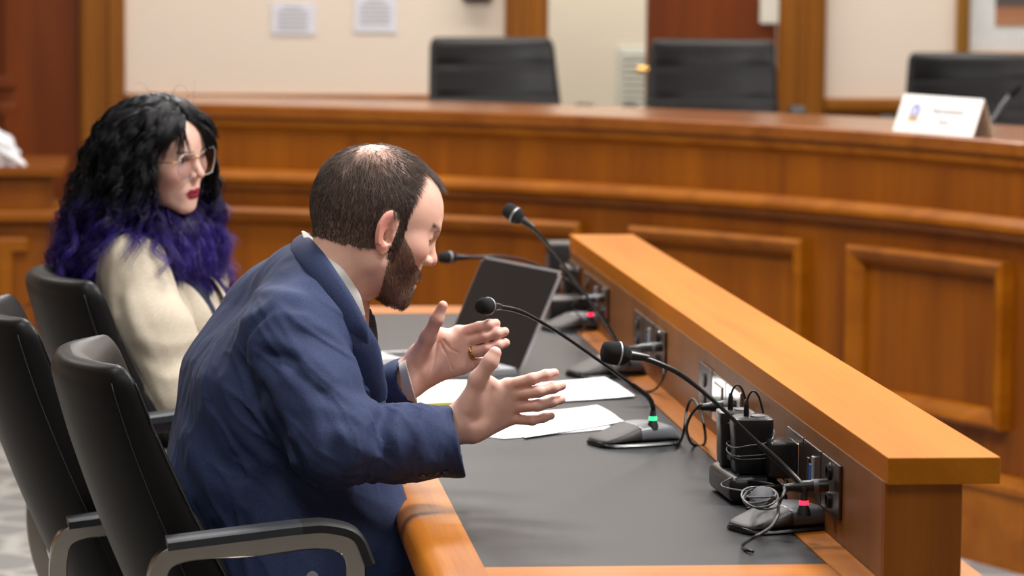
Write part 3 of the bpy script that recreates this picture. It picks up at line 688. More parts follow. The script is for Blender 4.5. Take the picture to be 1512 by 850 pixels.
# ------------------------------------------------------------------ chairs
def make_chair(lab):
    root = empty('conference_chair', (0, 0, 0)); tag(root, lab, 'chair', 'black leather conference chairs')
    H0, H1 = .44, .972
    def cen(v):    # side profile: x, z of the thickness centre
        z = H0+(H1-H0)*v; x = -.16-.39*(z-H0)-.015*math.sin(v*math.pi)+.04*max(0, v-.75)**1.5
        x += (.034+.045*(1-v))-.046; return x, z
    rows = 44; loops = []; n = 56
    vs_ = np.r_[np.linspace(0, .93, rows), .95, .965, .978, .988, .995, 1.0]
    def surf(v, th, inset=0):
        top = max(0, (v-.93)/.07); bot = max(0, (.05-v)/.05)
        rnd = math.sqrt(max(0, 1-top**2.2))*math.sqrt(max(0, 1-.6*bot**2)) if top < 1 else .0
        hw = (.245-.030*v)*(1-.09*(1-rnd)) ; tk = (.034+.045*(1-v))*(.12+.88*rnd)
        c, s = math.cos(th), math.sin(th)
        u = math.copysign(abs(c)**.42, c); w_ = math.copysign(abs(s)**.55, s)
        x, z = cen(v)
        front = w_ > 0
        seamd = 0
        if front:
            for sv_ in (.40, .62, .83): seamd += .012*math.exp(-((v-sv_)/.012)**2)
        wing = .052*abs(u)**2.4+.010*(1-abs(u)**2)*-1
        xx = x+wing+w_*(tk)-(seamd if front and abs(u) < .98 else 0)
        return (xx, u*hw, z)
    P = [[surf(v, 2*math.pi*k/n) for k in range(n)] for v in vs_]
    m = MB().grid(np.array(P), closed_v=True, capu=True); bk_ = build('backrest', m, 'leather', root, smooth=True, flatangle=70)
    # piped seams down both edges
    for sgn in (1, -1):
        for w_ in (.55, -.55):
            m = MB(); pts = []
            for v in np.linspace(.02, .955, 40):
                th = math.atan2(w_*.45, 1.0*sgn); p = np.array(surf(v, th)); p[0] += .0012*np.sign(w_); p[1] += .001*sgn; pts.append(p)
            m.tube(pts, .0009, seg=6); build('piping', m, 'seam', bk_, smooth=True)
    # seat
    P = []
    for (z, s) in [(.385, .86), (.39, .95), (.41, 1.0), (.45, 1.0), (.475, .97), (.487, .86), (.49, .6), (.491, .2)]:
        P.append([(.10+math.copysign(abs(math.cos(t))**.45, math.cos(t))*.245*s, math.copysign(abs(math.sin(t))**.45, math.sin(t))*.25*s, z-.012*abs(math.cos(t))*(1 if math.cos(t) > .8 else 0)) for t in np.linspace(0, 2*math.pi, 48, endpoint=False)])
    m = MB().grid(np.array(P), closed_v=True, capu=True); build('seat', m, 'leather_in', root, smooth=True, flatangle=70)
    # loop arms
    for sgn in (1, -1):
        y = .285*sgn
        path = smoothpath([(-.10, y-.02*sgn, .40), (-.20, y, .44), (-.262, y, .56), (-.275, y, .67), (-.245, y, .715), (-.13, y, .724), (-.05, y, .732), (-.006, y, .722), (.008, y, .685), (-.004, y, .60), (-.02, y, .46), (-.05, y-.02*sgn, .40)], 8)
        m = MB(); P = []
        for i, p in enumerate(path):
            t = _n(path[min(i+1, len(path)-1)]-path[max(i-1, 0)]); nrm = _n(np.cross([0, 1, 0], t))
            P.append([p+nrm*a+np.array([0, 1, 0])*b for (a, b) in ((.012, -.014), (.014, -.012), (.014, .012), (.012, .014), (-.012, .014), (-.014, .012), (-.014, -.012), (-.012, -.014))])
        m.grid(np.array(P), closed_v=True, capu=True); am_ = build('armrest', m, 'chrome', root, smooth=True, flatangle=40)
        pp = smoothpath([(-.26, y, .728), (-.15, y, .740), (-.07, y, .748), (-.03, y, .748), (.007, y, .735), (.026, y, .695)], 8); P = []
        for i, p in enumerate(pp):
            t = _n(pp[min(i+1, len(pp)-1)]-pp[max(i-1, 0)]); nrm = -_n(np.cross([0, 1, 0], t))
            P.append([p+nrm*a+np.array([0, 1, 0])*b for (a, b) in ((-.006, -.025), (.005, -.025), (.009, -.020), (.009, .020), (.005, .025), (-.006, .025))])
        h_ = 17
        m = MB().grid(np.array(P[:h_]), closed_v=True, capu=True); build('arm_pad', m, 'arm_pad', am_, smooth=True, flatangle=40)
        m = MB().grid(np.array(P[h_-1:]), closed_v=True, capu=True); build('arm_cap', m, 'black_matte', am_, smooth=True, flatangle=40)
        for zz, xx in ((.69, -.05), (.59, -.065)):
            m = MB().lathe([(.009, 0), (.009, .003), (.005, .0035), (.005, .001)], (xx, y-.03*sgn, zz-.02), axis=(0, sgn, 0), seg=16); build('bolt', m, 'silver', am_)
    build('seat_plate', MB().box((.05, 0, .37), (.3, .5, .03), bev=.008), 'black_matte', root)
    m = MB().lathe([(.045, 0.06), (.045, .1), (.028, .12), (.028, .24), (.02, .245), (.02, .37)], seg=20); build('gas_lift', m, 'chrome', root, smooth=True, flatangle=40)
    for k in range(5):
        a = 2*math.pi*k/5+.3; d = np.array([math.cos(a), math.sin(a), 0])
        ft_ = build('foot', MB().tube([d*.03+[0, 0, .105], d*.16+[0, 0, .09], d*.30+[0, 0, .07]], [.024, .02, .014], flat=.6, seg=10), 'chrome', root, smooth=True)
        w_ = MB(); sd = np.array([-d[1], d[0], 0])
        for s in (-.016, .016): w_.lathe([(.022, -.006), (.026, -.004), (.026, .004), (.022, .006)], d*.30+sd*s+[0, 0, .0265], axis=sd, seg=20)
        w_.tube([d*.30+[0, 0, .025], d*.30+[0, 0, .075]], .007); build('caster', w_, 'black_matte', ft_, smooth=True, flatangle=40)
    return root
CH = [(146,512,5.02,4),(8,447,5.62,6),(96,400,6.25,9)]
proto = make_chair('black leather chair nearest the camera, the suited man sitting in it')
def place(o, x, y, deg, z=0):
    o.matrix_world = Matrix.Translation((x, y, z)) @ Matrix.Rotation(math.radians(deg), 4, 'Z'); WM[o.name] = o.matrix_world.copy()
c2 = copy_tree(proto); c2['label'] = 'empty black leather chair at the left edge beside the suited man\'s chair'
c3 = copy_tree(proto); c3['label'] = 'black leather chair the woman in the cream jacket sits in'
for o, (px_, py_, D_, a) in zip((proto, c2, c3), CH):
    p = PD(px_, py_, D_); place(o, p[0]+.34*math.cos(math.radians(a)), p[1]+.34*math.sin(math.radians(a)), a)
for ch in c2.children:
    if ch.name.startswith('armrest'): ch.location.z -= .075
DZ = .30
for (x, y, D, deg, lab) in ((725, 55, 11.75, -87, 'black leather chair behind the dais bench, leftmost of the three there'),
                        (1052, 58, 11.75, -98, 'black leather chair behind the dais bench in front of the wooden door'),
                        (1434, 78, 11.7, -102, 'black leather chair behind the dais bench by the gold framed picture')):
    p = PD(x, y, D); o = copy_tree(proto); o['label'] = lab; o['group'] = 'black leather chairs behind the dais'
    a = math.radians(deg); xb = -.34; place(o, p[0]-xb*math.cos(a), p[1]-xb*math.sin(a), deg, p[2]-.972)
    if px_ is not None and x > 1400: o.scale[2] = (p[2]-.30)/.972; o.location.z = .30
m = MB(); inn = [dpt(A0+(A1-A0)*i/40, DR+.10, 0) for i in range(41)]; out_ = [(min(q[0], 6.4), min(q[1], WY-.07)) for q in [dpt(A0+(A1-A0)*i/40, DR+5.0, 0) for i in range(41)]]
poly = [q[:2] for q in inn]+out_[::-1]
m.prism(poly, 0.005, .30); o = build('floor_platform', m, 'carpet'); o['kind'] = 'structure'
# ------------------------------------------------------------------ implicit surfaces for bodies and clothes
def A_(*a): return np.array(a, float)
def ell(P, c, r, R=None):
    q = P-np.array(c, float)
    if R is not None: q = q@np.array(R).T
    r = np.array(r, float); k0 = np.linalg.norm(q/r, axis=1); k1 = np.linalg.norm(q/(r*r), axis=1)+1e-9
    return k0*(k0-1)/k1
def rc(P, a, b, ra, rb=None):
    rb = ra if rb is None else rb
    a = np.array(a, float); b = np.array(b, float); ba = b-a
    t = np.clip((P-a)@ba/(ba@ba+1e-12), 0, 1)
    return np.linalg.norm(P-a-t[:, None]*ba, axis=1)-(ra+(rb-ra)*t)
def smin(a, b, k):
    h = np.maximum(k-np.abs(a-b), 0)/k; return np.minimum(a, b)-h*h*k*.25
def smax(a, b, k): return -smin(-a, -b, k)
def chain(P, pts, k=None, d=None):
    for (p, r), (q, s) in zip(pts[:-1], pts[1:]):
        e = rc(P, p, q, r, s); d = e if d is None else (smin(d, e, k) if k else np.minimum(d, e))
    return d
def polydist(P, pts):
    d = None
    for a, b in zip(pts[:-1], pts[1:]):
        e = rc(P, a, b, 0); d = e if d is None else np.minimum(d, e)
    return d
def surface_nets(f, lo, hi, h, lip=2.0):
    lo = np.array(lo, float); n = np.ceil((np.array(hi)-lo)/h).astype(int)+1; B = 6
    nb = np.ceil(n/B).astype(int); n = nb*B
    V = np.full(n, 1.0, np.float32)
    ii = np.stack(np.meshgrid(*[np.arange(k) for k in nb], indexing='ij'), -1).reshape(-1, 3)
    cen = lo+(ii*B+B/2-.5)*h; dc = np.concatenate([f(cen[i:i+200000]) for i in range(0, len(cen), 200000)])
    R = B*h*.87*lip; act = ii[np.abs(dc) < R]; ins = ii[dc <= -R]
    Vb = V.reshape(nb[0], B, nb[1], B, nb[2], B)
    Vb[ins[:, 0], :, ins[:, 1], :, ins[:, 2], :] = -1.0
    off = np.stack(np.meshgrid(*[np.arange(B)]*3, indexing='ij'), -1).reshape(-1, 3)
    for s in range(0, len(act), 1500):
        a = act[s:s+1500]; pts = (lo+(a[:, None, :]*B+off[None])*h).reshape(-1, 3)
        Vb[a[:, 0], :, a[:, 1], :, a[:, 2], :] = f(pts).reshape(-1, B, B, B)
    S = V < 0
    c = np.zeros(tuple(n-1), np.uint8)
    for dx in (0, 1):
        for dy in (0, 1):
            for dz in (0, 1): c += S[dx:n[0]-1+dx, dy:n[1]-1+dy, dz:n[2]-1+dz]
    cells = np.argwhere((c > 0) & (c < 8)); idx = np.full(tuple(n-1), -1, np.int32)
    idx[cells[:, 0], cells[:, 1], cells[:, 2]] = np.arange(len(cells))
    acc = np.zeros((len(cells), 3)); cnt = np.zeros(len(cells))
    cor = [(0, 0, 0), (1, 0, 0), (0, 1, 0), (1, 1, 0), (0, 0, 1), (1, 0, 1), (0, 1, 1), (1, 1, 1)]
    val = [V[cells[:, 0]+a, cells[:, 1]+b, cells[:, 2]+d] for a, b, d in cor]
    for i in range(8):
        for j in range(i+1, 8):
            if sum(abs(x-y) for x, y in zip(cor[i], cor[j])) != 1: continue
            m = (val[i] < 0) != (val[j] < 0); t = val[i][m]/(val[i][m]-val[j][m])
            acc[m] += np.array(cor[i])+t[:, None]*(np.array(cor[j])-np.array(cor[i])); cnt[m] += 1
    vs = lo+(cells+acc/cnt[:, None])*h; fs = []
    for ax in range(3):
        u, w = (ax+1) % 3, (ax+2) % 3
        sl0 = [slice(None)]*3; sl1 = [slice(None)]*3; sl0[ax] = slice(0, -1); sl1[ax] = slice(1, None)
        e = np.argwhere(S[tuple(sl0)] != S[tuple(sl1)])
        e = e[(e[:, u] > 0) & (e[:, w] > 0) & (e[:, u] < n[u]-1) & (e[:, w] < n[w]-1)]
        q = []
        for (a, b) in ((-1, -1), (0, -1), (0, 0), (-1, 0)):
            k = e.copy(); k[:, u] += a; k[:, w] += b; q.append(idx[k[:, 0], k[:, 1], k[:, 2]])
        q = np.stack(q, 1); ok = (q >= 0).all(1); q = q[ok]
        fl = S[e[ok][:, 0], e[ok][:, 1], e[ok][:, 2]]
        q[~fl] = q[~fl][:, ::-1]; fs.append(q)
    return vs, np.concatenate(fs)
def npmesh(name, vs, fs, mat, parent=None, colors=None, smooth=True):
    me = bpy.data.meshes.new(name); pv = np.asarray(vs)
    if parent is not None:
        inv = np.array(WM[parent.name].inverted()); pv = pv@inv[:3, :3].T+inv[:3, 3]
    nf = len(fs); k = fs.shape[1]
    me.vertices.add(len(pv)); me.vertices.foreach_set('co', pv.astype(np.float32).ravel())
    me.loops.add(nf*k); me.loops.foreach_set('vertex_index', fs.astype(np.int32).ravel())
    me.polygons.add(nf); me.polygons.foreach_set('loop_start', np.arange(0, nf*k, k, dtype=np.int32))
    try: me.polygons.foreach_set('loop_total', np.full(nf, k, np.int32))
    except Exception: pass
    me.polygons.foreach_set('use_smooth', np.full(nf, smooth)); me.update(); me.validate()
    me.materials.append(M[mat] if isinstance(mat, str) else mat)
    if colors is not None:
        at = me.color_attributes.new('tone', 'FLOAT_COLOR', 'POINT'); at.data.foreach_set('color', np.c_[colors, np.ones(len(colors))].astype(np.float32).ravel())
    o = bpy.data.objects.new(name, me); COL.objects.link(o)
    if parent is not None: o.parent = parent
    WM[o.name] = WM[parent.name].copy() if parent is not None else Matrix.Identity(4)
    return o
def attrmat(name, rough, sss=0, noise=(60, .12), bmp=(900, .25, .0004), spec=.5, sheen=0):
    m, nt, b = newmat(name)
    a = N(nt, 'ShaderNodeAttribute', attribute_name='tone')
    no = N(nt, 'ShaderNodeTexNoise', i_Scale=noise[0], i_Detail=4.0); nt.links.new(coords(nt), no.inputs['Vector'])
    mx = N(nt, 'ShaderNodeMix', data_type='RGBA', blend_type='MULTIPLY'); mx.inputs[0].default_value = 1
    k = noise[1]; g = ramp(nt, no.outputs['Fac'], [(.3, (1-k*.6, 1-k, 1-k, 1)), (.7, (1, 1, 1, 1))])
    nt.links.new(a.outputs['Color'], mx.inputs[6]); nt.links.new(g, mx.inputs[7]); nt.links.new(mx.outputs[2], b.inputs['Base Color'])
    b.inputs['Roughness'].default_value = rough; b.inputs['Specular IOR Level'].default_value = spec
    if sss:
        b.inputs['Subsurface Weight'].default_value = sss; b.inputs['Subsurface Radius'].default_value = (1, .35, .2); b.inputs['Subsurface Scale'].default_value = .006
    if bmp:
        n2 = N(nt, 'ShaderNodeTexNoise', i_Scale=bmp[0], i_Detail=2.0); nt.links.new(coords(nt), n2.inputs['Vector']); bump(nt, b, n2.outputs['Fac'], bmp[1], bmp[2])
    return m
M['skin'] = attrmat('skin', .48, .25)
M['hair'] = attrmat('hair', .38, 0, noise=(30, .3), bmp=None, spec=.28)
def lin(h): return np.array(s2l(h)[:3])
def head(p, male=True):
    """head in mm about the ear canals: x forward, y to its left, z up"""
    x, y, z = p[:, 0], p[:, 1], p[:, 2]; q = np.c_[x, np.abs(y), z]
    d = ell(q, (-26, 0, 37), (97, 76, 93))
    d = smin(d, ell(q, (14, 0, 46), (55, 60, 56)), 22)
    d = smin(d, ell(q, (20, 0, -22), (46, 57, 60)), 28)
    d = smin(d, ell(q, (36, 38, -4), (27, 23, 24)), 16)
    if male:
        d = smin(d, rc(q, (0, 50, -44), (44, 20, -76), 15, 13), 20)
        d = smin(d, ell(q, (52, 0, -76), (16, 23, 18)), 16)
        d = smin(d, rc(q, (61, 24, 36), (65, 6, 33), 9, 8), 12)
    else:
        d = smin(d, rc(q, (2, 44, -44), (44, 15, -76), 13, 11), 20)
        d = smin(d, ell(q, (51, 0, -76), (15, 18, 16)), 16)
        d = smin(d, rc(q, (62, 24, 33), (63, 6, 31), 7, 7), 12)
    d = smin(d, ell(q, (50, 0, -46), (20, 27, 26)), 14)
    d = smax(d, -(np.linalg.norm((q-A_(78, 31, 17))/A_(1, 1.15, .85), axis=1)-14.5), 12)     # sockets
    lid = np.linalg.norm(q-A_(52, 31, 20), axis=1)-13.6
    d = smin(d, lid, 4)
    if male: d = smax(d, -ell(q, (66, 31, 15.5), (9, 12, 1.8)), 1.5)
    else: d = smax(d, -ell(q, (65, 31, 20), (9, 14, 5.4)), 1.5)
    # crease over the lid
    # nose
    nr = 1.0 if male else .88
    d = smin(d, rc(q, (61, 0, 27), (79 if male else 82, 0, -4), 6*nr, 8*nr), 9)
    d = smin(d, ell(q, (78 if male else 83, 0, -9), (9.5*nr, 9.5*nr, 8*nr)), 5)
    d = smin(d, ell(q, (70, 11*nr, -12), (10, 6.5*nr, 7)), 4)
    d = smax(d, -ell(q, (74, 6, -19), (5.5, 3.0, 4)), 2)
    # lips
    uw, lw = (3.6, 4.4) if male else (4.6, 5.4)
    d = smin(d, smin(rc(q, (57, 22, -47.5), (66, 9, -44), 2.2, uw), rc(q, (66, 9, -44), (68, 0, -44.5), uw, uw*.95), 3), 4)
    d = smin(d, smin(rc(q, (57, 21, -49.5), (65, 8, -53), 2.2, lw), rc(q, (65, 8, -53), (66, 0, -53.5), lw), 3), 4)
    gap = 2.2 if male else .9
    d = smax(d, -(ell(q, (70, 0, -48.7), (12, 22, gap))), 1.5)
    d = smax(d, -rc(q, (72, 0, -26), (72, 0, -38), 2.2), 4)          # philtrum
    # ears
    a25 = math.radians(28); e1 = A_(-math.cos(a25), math.sin(a25), -.12); e1 /= np.linalg.norm(e1); e2 = A_(-.16, .06, 1); e2 -= e1*(e1@e2); e2 /= np.linalg.norm(e2); e3 = np.cross(e2, e1) 
    if e3[1] < 0: e3 = -e3
    w = q-A_(-8, 75, 1); a, b, c = w@e1/1.1, w@e2/1.08, w@e3
    wid = 15+np.clip(b, -30, 10)*.10
    g = np.sqrt((a/wid)**2+(b/29)**2)
    plate = np.maximum((g-1)*14, np.abs(c)-3.0)
    g2 = np.abs(g-.88)*15
    rim = np.sqrt(g2**2+(c-2.5)**2)-3.4
    rim = np.where(b < -16, np.sqrt(((g-.5)*12)**2+(c)**2)-5, rim)
    er = smin(plate, rim, 3)
    gi = np.sqrt(((a-0)/(wid*.52))**2+((b-1)/17)**2); er = smin(er, np.sqrt(((gi-1)*9)**2+(c-2)**2)-2.2, 3)
    er = smax(er, -ell(np.c_[a+3, b+3, c-4], (0, 0, 0), (7, 10, 7)), 2)
    er = smin(er, ell(np.c_[a+11, b+2, c-2], (0, 0, 0), (4, 6, 3.5)), 3)
    d = smin(d, er, 4)
    return d
def strands(name, roots, dirs, lens, seg, rad, colfun, parent, curl=None, droop=0.0, mat='hair', rng=RNG):
    """tapered three-sided hairs; roots and dirs in world space"""
    n = len(roots); P = np.zeros((n, seg+1, 3)); P[:, 0] = roots; d = dirs.copy()
    for k in range(seg):
        d = d+A_(0, 0, -1)*droop/seg
        if curl is not None: d = d+curl(P[:, k], k)
        d /= np.linalg.norm(d, axis=1)[:, None]; P[:, k+1] = P[:, k]+d*(lens/seg)[:, None]
    return strand_mesh(name, P, rad, colfun, parent, mat)
def strand_mesh(name, P, rad, colfun, parent, mat='hair', sides=3, taper=.85):
    n, m, _ = P.shape; T = np.zeros_like(P); T[:, 1:-1] = P[:, 2:]-P[:, :-2]; T[:, 0] = P[:, 1]-P[:, 0]; T[:, -1] = P[:, -1]-P[:, -2]
    T /= np.linalg.norm(T, axis=2)[..., None]+1e-9
    up = np.where(np.abs(T[..., 2:3]) < .9, A_(0, 0, 1), A_(1, 0, 0)); a = np.cross(T, up); a /= np.linalg.norm(a, axis=2)[..., None]+1e-9; b = np.cross(T, a)
    t = np.linspace(0, 1, m); r = (np.ones(n)*rad)[:, None]*(1-taper*t**2)[None]
    V = np.stack([P+r[..., None]*(math.cos(2*math.pi*k/sides)*a+math.sin(2*math.pi*k/sides)*b) for k in range(sides)], 2)
    base = (np.arange(n)[:, None, None]*m+np.arange(m-1)[None, :, None])*sides; k = np.arange(sides)[None, None]; k2 = (k+1) % sides
    F_ = np.stack([base+k, base+k2, base+sides+k2, base+sides+k], -1).reshape(-1, 4)
    col = colfun(P, t); C = np.repeat(col[:, :, None, :], sides, 2).reshape(-1, 3)
    return npmesh(name, V.reshape(-1, 3), F_, mat, parent, C)
def sample_mesh(vs, fs, n, rng=RNG):
    a, b, c, d = [vs[fs[:, i]] for i in range(4)]; ar = np.linalg.norm(np.cross(c-a, d-b), axis=1)
    i = rng.choice(len(fs), n, p=ar/ar.sum()); u, v = rng.random((2, n))[..., None]
    p = (a[i]*(1-u)+b[i]*u)*(1-v)+(d[i]*(1-u)+c[i]*u)*v; nn = np.cross(c-a, d-b)[i]; nn /= np.linalg.norm(nn, axis=1)[:, None]+1e-12
    return p, nn
def hand(P, J, cre=()):
    """J: palm list of (a,b,ra,rb), fingers list of chains; smooth union, knuckles stay apart"""
    d = None
    for (a, b, ra, rb) in J['palm']:
        e = rc(P, a, b, ra, rb); d = e if d is None else smin(d, e, .014)
    for ch in J['fingers']:
        e = chain(P, ch, .004); d = smin(d, e, .0045)
    e = chain(P, J['thumb'], .008); d = smin(d, e, .010)
    for ln in cre: d = d+.0011*np.exp(-(polydist(P, ln)/.0017)**2)
    return d
def ribbon(mb, pts, nrm, width, thick, taper=None):
    pts = [np.array(p, float) for p in pts]; n = len(pts); P = []
    for i in range(n):
        t = _n(pts[min(i+1, n-1)]-pts[max(i-1, 0)]); o = np.array(nrm[i], float); o = _n(o-t*(o@t)); w = np.cross(t, o)
        wd = width if np.isscalar(width) else width[i]
        ring = []
        for k in range(16):
            th = 2*math.pi*k/16; c, s = math.cos(th), math.sin(th)
            ring.append(pts[i]+w*(math.copysign(abs(c)**.6, c)*wd/2)+o*(math.copysign(abs(s)**.8, s)*thick/2+.1*wd*(1-c*c)))
        P.append(ring)
    mb.grid(np.array(P), closed_v=True, capu=True)
def surf(f, x, y, D0=4.6, D1=5.6):
    D = np.arange(D0, D1, .003); P = np.array([PD(x, y, d) for d in D]); v = f(P); i = np.argmax(v < 0)
    return P[i] if v[i] < 0 else None
def foldfun(f, lines, D0, D1):
    out = []
    for (amp, w, pl) in lines:
        pts = [surf(f, x, y, D0, D1) for (x, y) in smooth2(pl)]; pts = [p for p in pts if p is not None]
        if pts:
            dd = np.array([(p-CAMP)@(-BV) for p in pts]); pts = [p for p, q in zip(pts, dd) if abs(q-np.median(dd)) < .07]
        if len(pts) > 1: out.append((amp, w, pts))
    return out
def smooth2(pl): return [tuple(p[:2]) for p in smoothpath([(x, y, 0) for x, y in pl], 4)] if len(pl) > 2 else pl
def applyfolds(P, d, folds):
    for (amp, w, pts) in folds:
        lo = np.min(pts, 0)-4*w; hi = np.max(pts, 0)+4*w; m = ((P > lo) & (P < hi)).all(1)
        if m.any(): d[m] -= amp*np.exp(-(polydist(P[m], pts)/w)**1.45)
    return d
def wob(P, s, seed=0):
    r = np.random.default_rng(seed); o = 0
    for k in range(5):
        w = r.normal(size=3)*s*(1+.4*k); o = o+np.sin(P@w+r.random()*6.28)/(1+.4*k)
    return o/3
# ------------------------------------------------------------------ the man in the blue suit
M['suit'] = fabric('blue_suit_wool', '1a2544', '2d3e6a', 1500., rough=.8, strength=.3, sheen=.04)
M['trousers'] = fabric('navy_trousers', '1b233b', '27314f', 900.)
M['shirt'] = plain('white_shirt', 'dcdad4', .85, bumpy=(700., .1))
M['tie'] = fabric('dark_tie', '14161c', '4a4e5a', 260., rough=.5)
M['shoe'] = plain('black_shoe', '141211', .3)
M['eye_white'] = plain('eye_white', 'e6dfd8', .2); M['iris'] = plain('eye_iris', '2c211c', .15)
M['gold'] = plain('gold', 'c89b52', .22, 1.0)
M['button'] = plain('suit_button', '2a2c38', .35)
def frame2d(fx, fz, psi, roll=0):
    """local axes from an image-plane tilt: fz = forward pitch (deg), psi = turn away from the camera (deg)"""
    R_, U_, B_ = A_(Xc[0], Yc[0], Zc[0]), A_(Xc[1], Yc[1], Zc[1]), A_(Xc[2], Yc[2], Zc[2])
    return R_, U_, B_
RV, UV, BV = frame2d(0, 0, 0)
def head_axes(yaw, pitch, roll):   # yaw: turn from image-right towards the camera; pitch down; roll to own right
    y_, p_, r_ = map(math.radians, (yaw, pitch, roll))
    f = math.cos(y_)*RV+math.sin(y_)*BV; left = np.cross(UV, f)
    f2 = math.cos(p_)*f-math.sin(p_)*UV; u2 = math.cos(p_)*UV+math.sin(p_)*f
    u3 = math.cos(r_)*u2-math.sin(r_)*left; l3 = math.cos(r_)*left+math.sin(r_)*u2
    return np.array([f2, l3, u3])
MD = 5.12
HO = PD(566, 350, MD)+(-BV)*0; HA = head_axes(-10, 20, 0); HS = 1.02e-3
HO = PD(566, 350, MD)
def hw(p): return HO+(np.atleast_2d(p)*HS)@HA          # head mm -> world
def hl(P): return ((P-HO)@HA.T)/HS
def mp(x, y, D): return PD(x, y, D)
# --- hands
nearH = dict(palm=[(mp(676, 612, 5.02), mp(700, 590, 5.02), .0185, .0165), (mp(682, 632, 5.02), mp(702, 630, 5.02), .0165, .0165),
    (mp(690, 612, 5.02), mp(750, 569, 5.018), .0165, .0118), (mp(692, 620, 5.02), mp(756, 584, 5.02), .0165, .0125),
    (mp(694, 630, 5.02), mp(755, 601, 5.025), .0165, .012), (mp(698, 638, 5.02), mp(749, 619, 5.03), .0155, .0112),
    (mp(700, 590, 5.01), mp(722, 566, 5.01), .015, .012)],
    fingers=[[(mp(748, 569, 5.018), .0096), (mp(786, 559, 5.0), .0082), (mp(806, 553.5, 5.005), .0080), (mp(818.5, 550.5, 5.012), .0070)],
             [(mp(754, 583, 5.02), .0096), (mp(796, 578, 4.998), .0082), (mp(817, 572.5, 5.005), .0080), (mp(829.5, 569, 5.015), .0070)],
             [(mp(753, 601, 5.025), .0092), (mp(794, 598.5, 5.005), .0085), (mp(815, 593, 5.012), .0077), (mp(828.5, 589.5, 5.022), .0068)],
             [(mp(748, 618, 5.03), .0084), (mp(786, 620, 5.018), .0075), (mp(802, 616.5, 5.022), .0069), (mp(813.5, 613.5, 5.03), .0060)]],
    thumb=[(mp(694, 600, 5.01), .0175), (mp(706, 560, 4.995), .0128), (mp(724, 534, 4.985), .0108), (mp(731, 521, 4.985), .0095)])
farH = dict(palm=[(mp(600, 545, 5.30), mp(622, 525, 5.30), .0185, .0155), (mp(608, 571, 5.30), mp(628, 556, 5.30), .0175, .0165),
    (mp(620, 528, 5.30), mp(677, 491, 5.30), .0165, .0125), (mp(622, 536, 5.30), mp(685, 504, 5.30), .0165, .0125),
    (mp(625, 545, 5.30), mp(688, 522, 5.30), .0165, .0125), (mp(628, 553, 5.30), mp(684, 541, 5.30), .0175, .0125),
    (mp(625, 520, 5.30), mp(650, 495, 5.29), .0165, .0125)],
    fingers=[[(mp(677, 491, 5.30), .0092), (mp(707, 482.5, 5.285), .0080), (mp(722, 479.5, 5.285), .0082), (mp(732, 477.5, 5.29), .0073)],
             [(mp(686, 504, 5.30), .0092), (mp(716, 496.5, 5.285), .0080), (mp(734, 492, 5.285), .0081), (mp(745, 489.5, 5.29), .0072)],
             [(mp(689, 522, 5.30), .0088), (mp(720.5, 514.8, 5.285), .0078), (mp(736, 509.5, 5.285), .0078), (mp(746.5, 506, 5.29), .0070)],
             [(mp(685, 542, 5.31), .0092), (mp(710, 535.5, 5.30), .0078), (mp(724, 530, 5.30), .0070), (mp(732, 527, 5.30), .0062)]],
    thumb=[(mp(618, 526, 5.29), .0165), (mp(633, 496, 5.26), .0118), (mp(645, 471, 5.24), .0096), (mp(654, 451, 5.235), .0076)])
def man_hands(P):
    d = hand(P, nearH, [])
    cre = [[surf(lambda q: hand(q, farH), x, y, 5.1, 5.5) for x, y in pl] for pl in ([(648, 500), (643, 520), (640, 540), (632, 560)], [(655, 502), (665, 515), (676, 520)], [(650, 505), (660, 525), (668, 545)])]
    cre = [[p for p in c if p is not None] for c in cre]
    d2 = hand(P, farH, [c for c in cre if len(c) > 1])
    d = np.minimum(d, d2)
    d = smin(d, rc(P, mp(640, 645, 5.02), mp(682, 620, 5.02), .024, .019), .012)
    d = smin(d, rc(P, mp(650, 645, 5.02), mp(686, 629, 5.02), .024, .018), .012)
    d = smin(d, rc(P, mp(560, 580, 5.32), mp(604, 555, 5.30), .026, .021), .012)
    d = smin(d, rc(P, mp(565, 585, 5.32), mp(608, 566, 5.30), .026, .018), .012)
    return d
_cre = None
def man_hands_cached():
    f0 = lambda q: hand(q, farH)
    cre = [[surf(f0, x, y, 5.1, 5.5) for x, y in pl] for pl in ([(648, 500), (643, 520), (640, 540), (632, 560)], [(655, 502), (665, 515), (676, 520)], [(650, 505), (660, 525), (668, 545)], [(608, 545), (614, 558), (612, 572)])]
    cre = [[p for p in c if p is not None] for c in cre]; cre = [c for c in cre if len(c) > 1]
    def f(P):
        d = np.minimum(hand(P, nearH), hand(P, farH, cre))
        for a, b, ra, rb in ((mp(640, 645, 5.02), mp(682, 620, 5.02), .024, .019), (mp(650, 645, 5.02), mp(686, 629, 5.02), .024, .018),
                             (mp(560, 580, 5.32), mp(604, 555, 5.30), .026, .021), (mp(565, 585, 5.32), mp(608, 566, 5.30), .026, .018)):
            d = smin(d, rc(P, a, b, ra, rb), .012)
        return d
    return f
fh = man_hands_cached()
def man_head_f(P):
    L = hl(P); d = head(L, True)
    d = smin(d, rc(L, (-34, 0, -34), (-62, 0, -150), 56, 58), 26)
    return d*HS
def bbox(pts, m): a = np.array(pts); return a.min(0)-m, a.max(0)+m
hv, hf = surface_nets(man_head_f, *bbox([hw(p)[0] for p in ((-120, 85, -170), (95, -85, 130), (-120, -85, 130), (95, 85, -170), (95, 85, 130), (-120, -85, -170))], .01), .0018)
handpts = [mp(640, 652, 5.02), mp(830, 590, 5.02), mp(730, 510, 4.98), mp(700, 660, 5.05)]
nv, nf = surface_nets(fh, *bbox([mp(655, 640, 5.02), mp(836, 570, 5.03), mp(730, 512, 4.97), mp(700, 664, 5.05)], .02), .0013)
